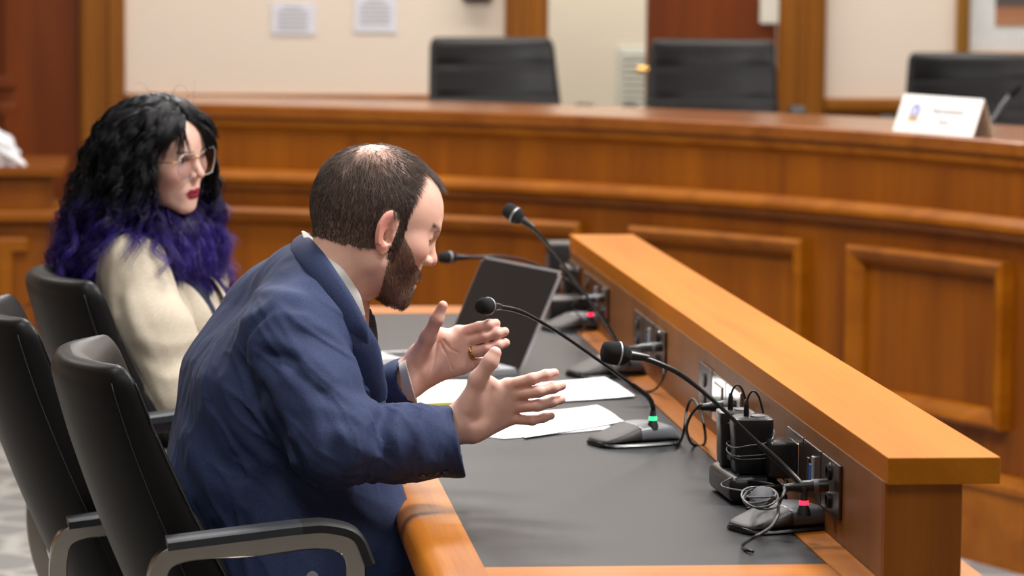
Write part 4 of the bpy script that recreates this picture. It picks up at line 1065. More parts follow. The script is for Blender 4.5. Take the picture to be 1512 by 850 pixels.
fv, ff = surface_nets(fh, *bbox([mp(575, 560, 5.30), mp(753, 500, 5.30), mp(655, 440, 5.22), mp(620, 590, 5.33)], .02), .0013)
# --- trunk, arms and legs under the clothes (one body with head and hands)
lat = math.cos(math.radians(15))*(-BV)-math.sin(math.radians(15))*RV; lat[2] = 0; lat = _n(lat)
fwd = np.cross(lat, A_(0, 0, 1)); fwd = fwd if fwd@RV > 0 else -fwd
BD = 5.18
C = [mp(428, 850, BD), mp(384, 700, BD), mp(408, 580, BD), mp(440, 490, BD), mp(474, 432, BD-.02)]
SR, SL = mp(430, 508, 5.02), mp(415, 480, 5.36)
ER, EL = mp(490, 657, 4.94), mp(485, 640, 5.44)
CR, CL = mp(683, 651, 5.02), mp(598, 572, 5.31)
hips = [C[0]+lat*s*.09 for s in (-1, 1)]
knees = [A_(.53, h[1]+.02*s+.04, .555) for h, s in zip(hips, (-1, 1))]
ank = [A_(k[0]+.0+.05, k[1], .09) for k in knees]
def trunk(P, g=0.0):
    d = None
    for s in (-1, 1):
        pts = [(C[0]+lat*s*.075, .125+g), (C[1]+lat*s*.065, .118+g), (C[2]+lat*s*.085, .122+g), (C[3]+lat*s*.095, .090+g), (C[4]+lat*s*.03, .060+g)]
        e = chain(P, pts, .05); d = e if d is None else smin(d, e, .10)
    return d
def body_core(P):
    d = trunk(P, -.012)
    for s, sh, el, cf in ((-1, SR, ER, CR), (1, SL, EL, CL)):
        d = smin(d, chain(P, [(C[4]+lat*s*.05, .05), (sh, .055), (el, .042), (el*.25+cf*.75, .026)], .03), .04)
    for h, k, a in zip(hips, knees, ank):
        d = smin(d, chain(P, [(h, .085), (k, .055), (a, .035)], .03), .05)
        d = smin(d, rc(P, a+[0, 0, -.03], a+[.14, 0, -.055], .035, .025), .02)
    return d
bv, bf = surface_nets(body_core, *bbox([C[0]-.2, C[4]+.2, SR-.1, SL+.1, ank[0]-.12, knees[1]+.12, C[0]+.2, CR+.05], .05), .009, lip=1.5)
av = np.concatenate([hv, nv, fv, bv]); af = np.concatenate([hf, nf+len(hv), ff+len(hv)+len(nv), bf+len(hv)+len(nv)+len(fv)])
def head_tone(L, male):
    x, y, z = L.T; ya = np.abs(y); q = np.c_[x, ya, z]; base = lin('efc0ab') if male else lin('efc5b2')
    c = np.tile(base, (len(L), 1))
    def mix(col, w):
        nonlocal c; w = np.clip(w, 0, 1)[:, None]; c = c*(1-w)+col*w
    mix(lin('e09c8a'), .6*np.exp(-((x-48)**2+(ya-42)**2+(z+8)**2)/500))       # cheeks
    mix(lin('dc9484'), .6*np.exp(-((x-84)**2+ya**2+(z+9)**2)/140))            # nose tip
    mix(lin('de8f80'), .7*(ya > 74)*(x < 16)*np.clip((ya-74)/5, 0, 1)*(np.abs(z) < 36))  # ears
    lip = np.minimum(np.minimum(rc(q, (57, 22, -47.5), (66, 9, -44), 1.2, 3.6), rc(q, (66, 9, -44), (68, 0, -44.5), 3.6, 3.4)), np.minimum(rc(q, (57, 21, -49.5), (65, 8, -53), 1.2, 4.4), rc(q, (65, 8, -53), (66, 0, -53.5), 4.4)))
    mix(lin('b9695f') if male else lin('8e1a35'), np.clip(((4.6 if not male else 2.6)-lip)/1.4, 0, 1)*(x > 52)*(ya < 25)*(z < -39.5)*(z > -60))
    return c, mix, (lambda: c)
L = hl(hv); x, y, z = L.T; ya = np.abs(y)
def hair_mask(L):
    x, y, z = L.T; ya = np.abs(y)
    front = 17+np.clip((34-ya)/14, 0, 1)*np.clip(z-80, 0, 30)*1.25            # hairline x as a function of height
    top = (z > 28) & (x < front)
    side = (z <= 28) & (x < 19) & (x > 6) & (z > -32) & (ya > 45)            # sideburn
    behind = (z <= 30) & (x <= -14) & (z > -24-np.clip(-(x+14), 0, 20)*.35) & (ya < 200)
    nape = (x < -55) & (z > -34)
    above = (z > 24+np.clip(x, -20, 20)*.2)
    return (top & above) | side | ((behind | nape) & (z <= 30))
def beard_mask(L):
    x, y, z = L.T; ya = np.abs(y)
    up = np.interp(x, [4, 20, 36, 52, 62, 80], [14, 8, -6, -24, -27, -27])
    lowx = np.interp(z, [-110, -86, -48, 0, 20], [34, 20, 12, 9, 6])
    m = (z < up) & (x > lowx) & (z > -91)
    lips = (x > 58) & (ya < 20) & (z > -57) & (z < -42.5)
    soul = (x > 60) & (ya > 5) & (ya < 14) & (z > -64) & (z < -56)
    return m & ~lips & ~soul
def man_tone():
    c, mix, get = head_tone(L, True)
    hair = lin('5a483e')
    thin = np.exp(-(((x+55)/50)**2+((y+14)/58)**2+((z-112)/46)**2))
    mix(hair, hair_mask(L)*(.80-.62*thin)*(1-((ya > 76) & (np.abs(x+3) < 24)))); mix(lin('6a4a3a'), beard_mask(L)*.75)
    brow = np.exp(-(((z-37)-.10*(ya-25))/4)**2)*(ya > 9)*(ya < 48)*(x > 48); mix(lin('7a5a48'), brow*.45)
    return get()
hc = man_tone()
def hand_tone(v, J):
    base = lin('f0c4b2'); c = np.tile(base, (len(v), 1))
    for ch in J['fingers']+[J['thumb']]:
        for (p, r) in ch[1:-1]:
            w = np.exp(-(np.linalg.norm(v-p, axis=1)/.010)**2)[:, None]*.45; c = c*(1-w)+lin('d8988a')*w
        p, r = ch[-1]; w = np.exp(-(np.linalg.norm(v-p, axis=1)/.010)**2)[:, None]*.5; c = c*(1-w)+lin('e09c90')*w
    return c
def nails(v, c, J, toward):
    for ch in J['fingers']+[J['thumb']]:
        (a, ra), (b, rb) = ch[-2], ch[-1]; t = _n(b-a); ctr = b+toward*rb*.75+t*rb*.15
        q = v-ctr; along = q@t; across = np.linalg.norm(q-np.outer(along, t), axis=1)
        w = ((along/(rb*.85))**2+(across/(rb*.8))**2 < 1)[:, None]*.75; c = c*(1-w)+lin('e9c0b2')*w
    return c
nc = nails(nv, hand_tone(nv, nearH), nearH, _n(BV*.8+UV*.5)); fc = hand_tone(fv, farH)
pal = np.exp(-(np.linalg.norm(fv-mp(640, 560, 5.27), axis=1)/.03)**2)[:, None]*.35; fc = fc*(1-pal)+lin('dc9488')*pal
man = npmesh('person', av, af, 'skin', None, np.concatenate([hc, nc, fc, np.tile(lin('d9a58c'), (len(bv), 1))]))
tag(man, 'bearded man in blue suit leaning forward with both hands raised, gesturing', 'person')
# eyes
for s in (1, -1):
    m = MB(); ctr = A_(52, 31*s, 20); prof = [(12.4*math.sin(t), 12.4*math.cos(t)) for t in np.linspace(.01, math.pi-.01, 18)]
    ax = _n(A_(1, 0, -.35)); m.lathe([(r, h) for r, h in prof], (0, 0, 0), axis=ax, seg=24)
    n_ = len(m.f); m.mi = [1 if i//24 < 3 else 0 for i in range(n_)]; m.v = [tuple(hw(np.array(v)+ctr)[0]) for v in m.v]
    build('eye', m, ['eye_white', 'iris'], man, smooth=True)
# hair
rp, rn = sample_mesh(hv, hf, 95000)
RL = hl(rp); nl = rn@HA.T
k = hair_mask(RL); w0 = A_(-55, 0, 112); thin = np.exp(-(((RL[:, 0]+55)/50)**2+((RL[:, 1]+14)/58)**2+((RL[:, 2]-112)/46)**2))
k &= RNG.random(len(k)) > thin*.93; k &= (np.abs(RL[:, 1]) < 79); RLh, nh, rph = RL[k], nl[k], rp[k]
fl = RLh-w0; fl /= np.linalg.norm(fl, axis=1)[:, None]+1e-6; fl[:, 0] += .25*(RLh[:, 2] > 60)
fl -= nh*(fl*nh).sum(1)[:, None]; fl /= np.linalg.norm(fl, axis=1)[:, None]+1e-6
zz = RLh[:, 2]; ln = np.interp(zz, [-40, 20, 60, 90, 125], [3.5, 6.5, 10, 15, 19])+np.clip(RLh[:, 0]-10, 0, 50)*.25*(zz > 60)
ln = ln*(1-.45*np.exp(-(((RLh[:, 0]+52)/50)**2+(RLh[:, 1]/46)**2+((zz-114)/44)**2))); dl = fl+nh*(.28+.15*(zz > 70))[:, None]+RNG.normal(size=fl.shape)*.09; dl /= np.linalg.norm(dl, axis=1)[:, None]
base = np.array([lin('3e342e'), lin('584c44'), lin('82756b')]); ci = RNG.choice(3, len(zz), p=[.35, .4, .25])
colh = base[ci]
strands('hair', rph, dl@HA, ln*HS*RNG.uniform(.75, 1.15, len(ln)), 3, .00021, lambda P, t: np.repeat(colh[:, None], len(t), 1), man, droop=.25)
k = beard_mask(RL) & (np.abs(RL[:, 1]) < 72); idx = np.where(k)[0]; idx = idx[RNG.random(len(idx)) < .8]; RLb, nb_, rpb = RL[idx]+0, nl[idx], rp[idx]+RNG.normal(size=(len(idx), 3))*.0006
ln = np.interp(RLb[:, 2], [-95, -70, -45, -20, 10], [5.5, 5.5, 5, 4.5, 4]); ln = np.where((RLb[:, 0] > 58) & (RLb[:, 2] > -44), 5, ln)
dl = A_(.25, 0, -1)+nb_*.40+RNG.normal(size=nb_.shape)*.22; dl /= np.linalg.norm(dl, axis=1)[:, None]
base = np.array([lin('5e4a3c'), lin('806654'), lin('a88e78')]); colb = base[RNG.choice(3, len(ln), p=[.4, .4, .2])]
strands('beard', rpb, dl@HA, ln*HS*RNG.uniform(.7, 1.2, len(ln)), 3, .00021, lambda P, t: np.repeat(colb[:, None], len(t), 1), man)
for s in (1, -1):
    n_ = 90; yy = RNG.uniform(10, 47, n_); loc = np.c_[np.interp(yy, [10, 30, 47], [70, 68, 56]), yy*s, 37+.1*(yy-25)+RNG.normal(size=n_)*1.3]
    d_ = np.tile(A_(.35, .8*s, .25), (n_, 1))+RNG.normal(size=(n_, 3))*.25; d_ /= np.linalg.norm(d_, axis=1)[:, None]
    cb = np.tile(lin('6a4e3e'), (n_, 1)); strands('eyebrow', hw(loc), d_@HA, np.full(n_, 6*HS), 2, .00025, lambda P, t: np.repeat(cb[:, None], len(t), 1), man)
# --- clothes
def sleeve(P, sh, el, cf, rs, re, rcf, end):
    d = chain(P, [(sh, rs), (sh*.4+el*.6, (rs+re)/2*1.0), (el, re), (el*.45+cf*.55, rcf*1.05), (cf, rcf)], .03)
    ax = _n(cf-el) if end is None else end
    return d, ax
def jacket0(P):
    d = trunk(P, .0)
    d = smin(d, rc(P, C[2]+fwd*.06-lat*.05, C[1]+fwd*.10-lat*.05, .085, .085), .06)
    d = smin(d, rc(P, C[2]+fwd*.07+lat*.08, C[1]+fwd*.10+lat*.06, .075, .085), .06)
    d = smin(d, rc(P, C[1]+fwd*.10-lat*.06, C[0]+fwd*.13-lat*.1, .08, .085), .05)
    d = smin(d, rc(P, C[1]-lat*.07, C[0]-lat*.1+fwd*.0, .10, .115), .05)
    for s, sh in ((-1, SR), (1, SL)):
        d = smin(d, rc(P, C[4]+lat*s*.045-fwd*.02, sh, .062, .07), .04)
    d = smax(d, (P-mp(493, 414, 5.1))@_n(RV*.815+UV*.58), .008)
    dr = chain(P, [(SR, .078), (SR*.5+ER*.5+BV*.0, .068), (ER, .056), (ER*.45+CR*.55, .051), (CR, .0535)], .03)
    dl_ = chain(P, [(SL, .075), (EL, .060), (EL*.45+CL*.55, .050), (CL, .046)], .03)
    axr = _n(CR-ER); axl = _n(CL-EL); axr = _n(axr+RV*.0-UV*.02)
    dr = smax(dr, (P-mp(677, 651, 5.02))@_n(RV*.97+UV*.2), .004)
    dl_ = smax(dl_, (P-mp(607, 572, 5.30))@_n(RV*.97+UV*.25), .004)
    dr = smax(dr, -rc(P, CR-axr*.03, CR+axr*.05, .046, .048), .003)
    dl_ = smax(dl_, -rc(P, CL-axl*.03, CL+axl*.05, .034, .035), .003)
    d = smin(d, dr, .014); d = smin(d, dl_, .02)
    # neck opening
    d = smax(d, -rc(P, hw(A_(-44, 0, -80))[0], hw(A_(-30, 0, -20))[0], .0635, .07), .006)
    return d
FL = [(.011, .012, [(452, 540), (480, 566), (512, 592), (548, 606)]), (.012, .012, [(545, 600), (533, 622), (531, 655), (520, 680)]),
      (.009, .012, [(440, 600), (480, 606), (520, 618)]), (.010, .013, [(425, 560), (455, 590), (470, 640), (472, 690)]),
      (.010, .013, [(376, 505), (384, 540), (412, 580), (440, 640)]), (.006, .007, [(452, 470), (415, 466), (385, 485), (374, 520)]),
      (.008, .011, [(440, 478), (485, 492), (515, 530), (530, 575)]), (.009, .012, [(395, 505), (450, 525), (490, 560)]), (-.008, .010, [(400, 520), (450, 542), (485, 575)]),
      (.006, .018, [(250, 600), (275, 640), (300, 690), (318, 760)]), (.006, .018, [(236, 655), (262, 700), (285, 735)]), (.006, .018, [(285, 680), (318, 715), (352, 730)]),
      (.006, .016, [(330, 560), (350, 620), (390, 680)]), (.005, .018, [(300, 560), (310, 610), (340, 660)]), (-.008, .012, [(392, 575), (420, 640), (450, 700)]),
      (.007, .012, [(585, 610), (580, 640), (590, 680)]), (.007, .014, [(628, 604), (618, 640), (622, 680)]), (-.005, .013, [(562, 616), (558, 650), (566, 690)]), (.007, .012, [(500, 640), (540, 668), (575, 700)]),
      (.006, .014, [(345, 440), (390, 432), (440, 440)]), (.005, .014, [(330, 480), (372, 470), (410, 440)]), (-.007, .009, [(388, 470), (366, 500), (362, 540), (380, 590)])]
jf = foldfun(jacket0, FL, 4.6, 5.5)
def ridged(P, a, s_, seed, sq=.72):
    a = _n(a); Q = P-np.outer(P@a, a)*sq; n = wob(Q, s_, seed); return np.clip(1-np.abs(n)/.28, 0, 1)**1.6
wr = [(SR*.5+ER*.5, .13, RV*.75-UV*.6, 46, 31, .0055), (ER*.75+CR*.25, .085, RV*.35-UV*.95, 55, 32, .0055), (ER*.35+CR*.65, .08, RV*.25-UV*.95, 40, 33, .0030),
      (C[2]*.5+C[1]*.5-lat*.1, .17, RV*.5-UV*.85, 34, 34, .0050), (C[1]*.6+C[0]*.4-lat*.1, .16, RV*.6-UV*.8, 38, 35, .0060), (C[3]-fwd*.05, .12, RV*.9+UV*.2, 30, 36, .0022)]
def wrinkles(P):
    o = np.zeros(len(P))
    for c, r, a, s_, sd, amp in wr:
        m = np.linalg.norm(P-c, axis=1) < 2.2*r
        if m.any(): o[m] += amp*ridged(P[m], a, s_, sd)*np.exp(-(np.linalg.norm(P[m]-c, axis=1)/r)**2)
    return o
def jacket(P):
    d = jacket0(P)-.0014*wob(P*A_(1, 1, 1), 24, 3)-.0005*wob(P, 62, 5)-wrinkles(P); return applyfolds(P, d, jf)
pts = [C[0]-.22, C[0]+A_(.3, .3, 0), C[4]+.15, SR-.12, SL+.12, CR+.08, CL+.08, ER-.12]
lo, hi = bbox(pts, .03); lo[2] = max(lo[2], .50)
jv, jfc = surface_nets(lambda P: smax(jacket(P), (.535-P[:, 2]), .01), lo, hi, .0032, lip=1.6)
jk = npmesh('suit_jacket', jv, jfc, 'suit', man)
def trou(P):
    d = None
    for h, k_, a in zip(hips, knees, ank):
        e = chain(P, [(h, .105), (h*.4+k_*.6, .090), (k_, .074), (a, .055)], .03); d = e if d is None else smin(d, e, .03)
    d = smin(d, rc(P, hips[0], hips[1], .115), .04)
    return smax(d, .10-P[:, 2], .005)-.0015*wob(P, 40, 9)
lo, hi = bbox([hips[0]-.15, hips[1]+.15, knees[0]+.1, ank[0]-.08, knees[1]+.1], .03); lo[2] = .09
tv, tf = surface_nets(trou, lo, hi, .007); npmesh('trousers', tv, tf, 'trousers', man)
for a in ank:
    f_ = lambda P: smax(smin(rc(P, a+[-.01, 0, -.035], a+[.15, 0, -.055], .042, .034), rc(P, a+[-.02, 0, -.04], a+[-.02, 0, 0], .04, .045), .02), .004-P[:, 2], .003)
    sv_, sf_ = surface_nets(f_, a+A_(-.09, -.07, -.095), a+A_(.22, .07, .07), .005); npmesh('shoe', sv_, sf_, 'shoe', man)
# collar pieces, laid on the cloth
def on(f, x, y, dflt, lift=.005):
    p = surf(f, x, y, 4.8, 5.5)
    if p is None: return mp(x, y, dflt)
    p2 = mp(x, y, dflt); return p+BV*lift if (p-p2)@BV > 0 else p2
def strip(name, pts, width, thick, mat, nr, f=None, n=8):
    P_ = smoothpath([on(f, *q) if f is not None else mp(*q) for q in pts], n); wd = np.interp(np.linspace(0, 1, len(P_)), np.linspace(0, 1, len(width)), width)
    m = MB(); ribbon(m, P_, [nr]*len(P_), wd, thick); return build(name, m, mat, man, smooth=True, flatangle=60)
strip('shirt_collar', [(452, 348, 5.20), (456, 352, 5.14), (468, 366, 5.085), (486, 390, 5.055), (505, 417, 5.045), (521, 443, 5.05), (533, 467, 5.065)], [.02, .022, .024, .027, .029, .030, .016], .005, 'shirt', _n(BV*.9+RV*.35+UV*.2))
strip('jacket_collar', [(446, 352, 5.24), (443, 358, 5.18), (447, 366, 5.11), (463, 386, 5.05), (484, 416, 5.03), (505, 449, 5.025), (524, 484, 5.03), (534, 508, 5.04)], [.03, .034, .038, .040, .040, .040, .038, .028], .007, 'suit', _n(BV*.9-RV*.2+UV*.3), jacket)
strip('lapel', [(522, 470, 5.045), (535, 510, 5.05), (546, 550, 5.06), (555, 575, 5.07), (558, 592, 5.08)], [.03, .05, .05, .04, .03], .007, 'suit', _n(BV*.9+RV*.4), jacket)
m = MB(); Pq = smoothpath([mp(538, 458, 5.13), mp(542, 474, 5.13), mp(545, 492, 5.13), mp(546, 512, 5.14)], 6); ribbon(m, Pq, [RV*.7+BV*.7 for _ in Pq], [.022]*4+[.03]*(len(Pq)-4), .012); build('necktie', m, 'tie', man, smooth=True)
# far shirt cuff
def cuffs(P):
    ax = _n(CL-EL); a = mp(596, 570, 5.30)
    d = np.abs(rc(P, a-ax*.03, a+ax*.05, .0325, .0325))-.0014
    return smax(d, np.abs((P-mp(604, 571, 5.30))@_n(RV*.97+UV*.25))-.007, .001)
cv_, cf_ = surface_nets(cuffs, *bbox([mp(580, 530, 5.24), mp(620, 610, 5.38)], .02), .0014); npmesh('shirt_cuff', cv_, cf_, 'shirt', man)
for (bx, by) in ((624, 702), (634.5, 701), (645, 699.5), (655.5, 698)):
    p = surf(jacket, bx, by, 4.7, 5.3)
    if p is None: continue
    e = 1e-3; g = np.array([(jacket((p+A_(*v)*e)[None])-jacket((p-A_(*v)*e)[None]))[0] for v in ((1, 0, 0), (0, 1, 0), (0, 0, 1))]); g = _n(g)
    build('sleeve_button', MB().lathe([(.0055, -.001), (.0062, .0005), (.0058, .002), (.0040, .0022), (.0035, .0014), (.0, .0014)], p+g*.0004, axis=g, seg=18), 'button', man, smooth=True, flatangle=40)
# wedding ring
p0, p1 = mp(689, 522, 5.30), mp(720.5, 514.8, 5.285); rcn = p0*.72+p1*.28; ax = _n(p1-p0)
m = MB().lathe([(.0098, -.003), (.0112, -.0028), (.0116, 0), (.0112, .0028), (.0098, .003), (.0094, 0), (.0098, -.003)], rcn, axis=ax, seg=36)
rg = origin(build('wedding_ring', m, 'gold', smooth=True)); tag(rg, 'gold wedding ring on the far hand of the suited man', 'ring')
# ------------------------------------------------------------------ the woman in the cream jacket
M['cream'] = fabric('cream_jacket_cloth', 'b3a793', 'c4b9a6', 700., rough=.8, strength=.15, sheen=.2)
M['blouse'] = plain('white_blouse', 'e8e6e2', .8); M['navy_top'] = plain('navy_top', '1d2440', .8)
M['lens'] = bpy.data.materials.new('spectacle_lens'); M['lens'].use_nodes = True
_nt = M['lens'].node_tree; _nt.nodes.clear(); _o = N(_nt, 'ShaderNodeOutputMaterial'); _mx = N(_nt, 'ShaderNodeMixShader'); _mx.inputs[0].default_value = .10
_tr = N(_nt, 'ShaderNodeBsdfTransparent'); _gl = N(_nt, 'ShaderNodeBsdfGlossy'); _gl.inputs['Roughness'].default_value = .03
_tr.inputs[0].default_value = (.93, .92, .95, 1)
_nt.links.new(_tr.outputs[0], _mx.inputs[1]); _nt.links.new(_gl.outputs[0], _mx.inputs[2]); _nt.links.new(_mx.outputs[0], _o.inputs[0])
M['lens_rim'] = plain('clear_lens_rim', 'd8d2cc', .2, .2)
WD = 6.35
WO = PD(246, 241, WD); WA_ = head_axes(31, 10, 12); WS = .96e-3
def ww(p): return WO+(np.atleast_2d(p)*WS)@WA_
def wl(P): return ((P-WO)@WA_.T)/WS
neckb = PD(222, 375, 6.42)
def whead(P):
    d = head(wl(P), False)*WS
    return smin(d, rc(P, ww((-28, 0, -40))[0], neckb, .047, .050), .022)
hv, hf = surface_nets(whead, *bbox([ww(p)[0] for p in ((-120, 85, -120), (95, -85, 130), (-120, -85, 130), (95, 85, -120), (95, 85, 130), (-120, -85, -120))]+[neckb], .03), .0020)
yaw = math.radians(-28)          # body turned a little towards the camera
wf = A_(math.cos(yaw), math.sin(yaw), 0); wl_ = A_(-math.sin(yaw), math.cos(yaw), 0)
Hp = A_(-.02, 6.42, .60); Ch = PD(222, 480, 6.42); Up = PD(214, 405, 6.43); Wa = Hp*.5+Ch*.5+A_(.0, 0, -.02)
shR, shL = PD(196, 398, 6.26), PD(285, 385, 6.58)
elR, elL = PD(255, 590, 6.17), PD(330, 600, 6.62)
wrR, wrL = elR+A_(.20, .10, -.04), elL+A_(.10, -.14, -.06)
wh = [Hp+wl_*s*.09 for s in (-1, 1)]; wk = [A_(.38, h[1]+.0, .56) for h in wh]; wa = [k+A_(.04, 0, -.47) for k in wk]
def fingers_for(w, d, side):
    u = _n(d); s_ = _n(np.cross(u, A_(0, 0, 1)))*side; J = dict(palm=[], fingers=[], thumb=None); Q = lambda a, b, c: w+u*a+s_*b+A_(0, 0, 1)*c
    for i, (b, L_) in enumerate(((.024, .070), (.008, .078), (-.008, .072), (-.023, .056))):
        J['palm'].append((Q(.01, b*.6, 0), Q(.080, b, 0), .014, .0105))
        J['fingers'].append([(Q(.078, b, 0), .0092), (Q(.078+L_*.45, b*1.1, .002), .0078), (Q(.078+L_*.75, b*1.12, -.006), .0070), (Q(.078+L_*.95, b*1.12, -.014), .0060)])
    J['thumb'] = [(Q(.015, .020, -.004), .0145), (Q(.045, .040, -.008), .0110), (Q(.068, .050, -.012), .0092), (Q(.084, .053, -.015), .0075)]
    return J
JR, JL = fingers_for(wrR+_n(wrR-elR)*.03, wrR-elR, -1), fingers_for(wrL+_n(wrL-elL)*.03, wrL-elL, 1)
def whands(P): return smin(np.minimum(hand(P, JR), hand(P, JL)), np.minimum(rc(P, elR*.4+wrR*.6, wrR+_n(wrR-elR)*.035, .027, .020), rc(P, elL*.4+wrL*.6, wrL+_n(wrL-elL)*.035, .027, .020)), .012)
def wtrunk(P, g=0.0):
    d = None
    for s in (-1, 1):
        e = chain(P, [(Hp+wl_*s*.075, .115+g), (Wa+wl_*s*.05, .090+g), (Ch+wl_*s*.070, .098+g), (Up+wl_*s*.075, .070+g)], .05); d = e if d is None else smin(d, e, .08)
    return d
def wcore(P):
    d = wtrunk(P, -.012); d = smin(d, rc(P, Up, neckb, .06, .05), .04)
    for sh, el, wr in ((shR, elR, wrR), (shL, elL, wrL)): d = smin(d, chain(P, [(Up, .05), (sh, .045), (el, .038), (wr, .024)], .03), .03)
    for h, k, a in zip(wh, wk, wa):
        d = smin(d, chain(P, [(h, .08), (k, .05), (a, .032)], .03), .05); d = smin(d, rc(P, a+[0, 0, -.03], a+[.13, 0, -.055], .03, .024), .02)
    return d
wv1, wf1 = surface_nets(whands, *bbox([wrR, wrL, wrR+_n(wrR-elR)*.2, wrL+_n(wrL-elL)*.2], .06), .0022)
wv2, wf2 = surface_nets(wcore, *bbox([Hp-.2, Up, shR, shL, elR, elL, wrR, wrL, wk[0], wk[1], wa[0]-[0, 0, .08], wa[1]+.1], .1), .010, lip=1.5)
def wtone():
    L = wl(hv); c, mix, get = head_tone(L, False); x, y, z = L.T; ya = np.abs(y)
    mix(lin('17141a'), ((z > 96-np.clip(ya-8, 0, 60)*.9) & (x < 75))*.9)
    mix(lin('3a2a28'), .8*np.exp(-(((z-36)-.12*(ya-25))/3.2)**2)*(ya > 10)*(ya < 46)*(x > 45))
    mix(lin('8a5f58'), .6*np.exp(-(((np.sqrt((ya-31)**2+((z-20)*1.9)**2)-13)/2.5)**2))*(x > 55))
    mix(lin('1d1518'), .85*np.exp(-(((ya-31)/14)**4))*np.exp(-((z-25.2)/1.3)**2)*(x > 55))
    return get()
woman = npmesh('person', np.concatenate([hv, wv1, wv2]), np.concatenate([hf, wf1+len(hv), wf2+len(hv)+len(wv1)]), 'skin', None,
               np.concatenate([wtone(), np.tile(lin('e8bba6'), (len(wv1)+len(wv2), 1))]))
tag(woman, 'woman with long black and purple curly hair in cream jacket, looking towards the bearded man\'s side', 'person')
woman['label'] = 'seated woman with long black and purple curls, glasses and cream jacket'
for s in (1, -1):
    m = MB(); ctr = A_(52, 31*s, 20); prof = [(12.6*math.sin(t), 12.6*math.cos(t)) for t in np.linspace(.01, math.pi-.01, 24)]
    m.lathe(prof, (0, 0, 0), axis=_n(A_(1, .12, -.02)), seg=28); m.mi = [1 if i//28 < 4 else 0 for i in range(len(m.f))]
    m.v = [tuple(ww(np.array(v)+ctr)[0]) for v in m.v]; build('eye', m, ['eye_white', 'iris'], woman, smooth=True)
def wjacket0(P):
    d = wtrunk(P, .006)
    d = smin(d, rc(P, Ch+wf*.055-wl_*.05, Wa+wf*.04-wl_*.04, .07, .065), .05); d = smin(d, rc(P, Ch+wf*.06+wl_*.06, Wa+wf*.04+wl_*.04, .07, .065), .05)
    for s, sh in ((-1, shR), (1, shL)): d = smin(d, rc(P, Up+wl_*s*.03+[0, 0, .01], sh+[0, 0, .008], .055, .058), .035)
    a = chain(P, [(shR, .066), (shR*.5+elR*.5+A_(.005, -.01, 0), .067), (elR, .057), (wrR, .042)], .03)
    b = chain(P, [(shL, .062), (elL, .052), (wrL, .042)], .03)
    d = smin(d, a, .014); d = smin(d, b, .014)
    d = smax(d, -ell(P, neckb+wf*.075+[0, 0, .01], (.075, .055, .10)), .01)     # open neckline
    return d
WFL = [(.009, .012, [(186, 352), (172, 380), (164, 420), (172, 470)]), (.008, .014, [(200, 352), (235, 362), (262, 395), (278, 430)]), (.006, .014, [(205, 500), (250, 512), (290, 500)]),
       (.006, .014, [(215, 540), (250, 560), (285, 545)]), (-.008, .010, [(152, 452), (178, 510), (205, 560), (228, 600)]), (.006, .014, [(190, 440), (200, 480), (225, 520)])]
wjf = foldfun(wjacket0, WFL, 5.9, 6.9)
def wjacket(P): return smax(applyfolds(P, wjacket0(P)-.002*wob(P, 26, 11)-.001*wob(P, 60, 12), wjf), .54-P[:, 2], .01)
vv, fq = surface_nets(wjacket, *bbox([Hp-.2, Hp+.2, Up, shR, shL, elR, elL, wrR, wrL], .09), .0048, lip=1.6)
npmesh('cream_jacket', vv, fq, 'cream', woman)
def blouse(P):
    d = wtrunk(P, -.002); d = smin(d, rc(P, Ch+wf*.055, Up+wf*.02, .078, .06), .05)
    return smax(d, -ell(P, neckb+wf*.05+[0, 0, .03], (.062, .055, .09)), .008)
vv, fq = surface_nets(blouse, *bbox([Ch-.15, Ch+.15, Up, neckb], .06), .006, lip=1.6); npmesh('blouse', vv, fq, 'navy_top', woman)
m = MB()
for s in (-1, 1):
    P_ = smoothpath([neckb-wf*.045+wl_*s*.035+[0, 0, .02], neckb+wl_*s*.065+wf*.02+[0, 0, .0], Up+wf*.085+wl_*s*.07+[0, 0, -.01], Ch+wf*.14+wl_*s*.05+[0, 0, .01], Wa+wf*.125+wl_*s*.02], 8)
    ribbon(m, P_, [_n(wf+wl_*s*.6) for _ in P_], np.interp(np.linspace(0, 1, len(P_)), [0, .3, .6, 1], [.03, .045, .06, .03]), .007)
build('lapel', m, 'cream', woman, smooth=True)
def wtrou(P):
    d = None
    for h, k_, a in zip(wh, wk, wa): e = chain(P, [(h, .10), (k_, .068), (a, .05)], .03); d = e if d is None else smin(d, e, .03)
    return smax(smin(d, rc(P, wh[0], wh[1], .11), .04), .11-P[:, 2], .005)
lo, hi = bbox([wh[0]-.15, wh[1]+.15, wk[0]+.1, wk[1]+.1], .03); lo[2] = .10
vv, fq = surface_nets(wtrou, lo, hi, .009); npmesh('trousers', vv, fq, 'trousers', woman)
for a in wa:
    f_ = lambda P: smax(smin(rc(P, a+[-.01, 0, -.04], a+[.13, 0, -.06], .038, .03), rc(P, a+[-.02, 0, -.04], a+[-.02, 0, 0], .037, .04), .02), .004-P[:, 2], .003)
    vv, fq = surface_nets(f_, a+A_(-.09, -.07, -.1), a+A_(.2, .07, .07), .006); npmesh('shoe', vv, fq, 'shoe', woman)
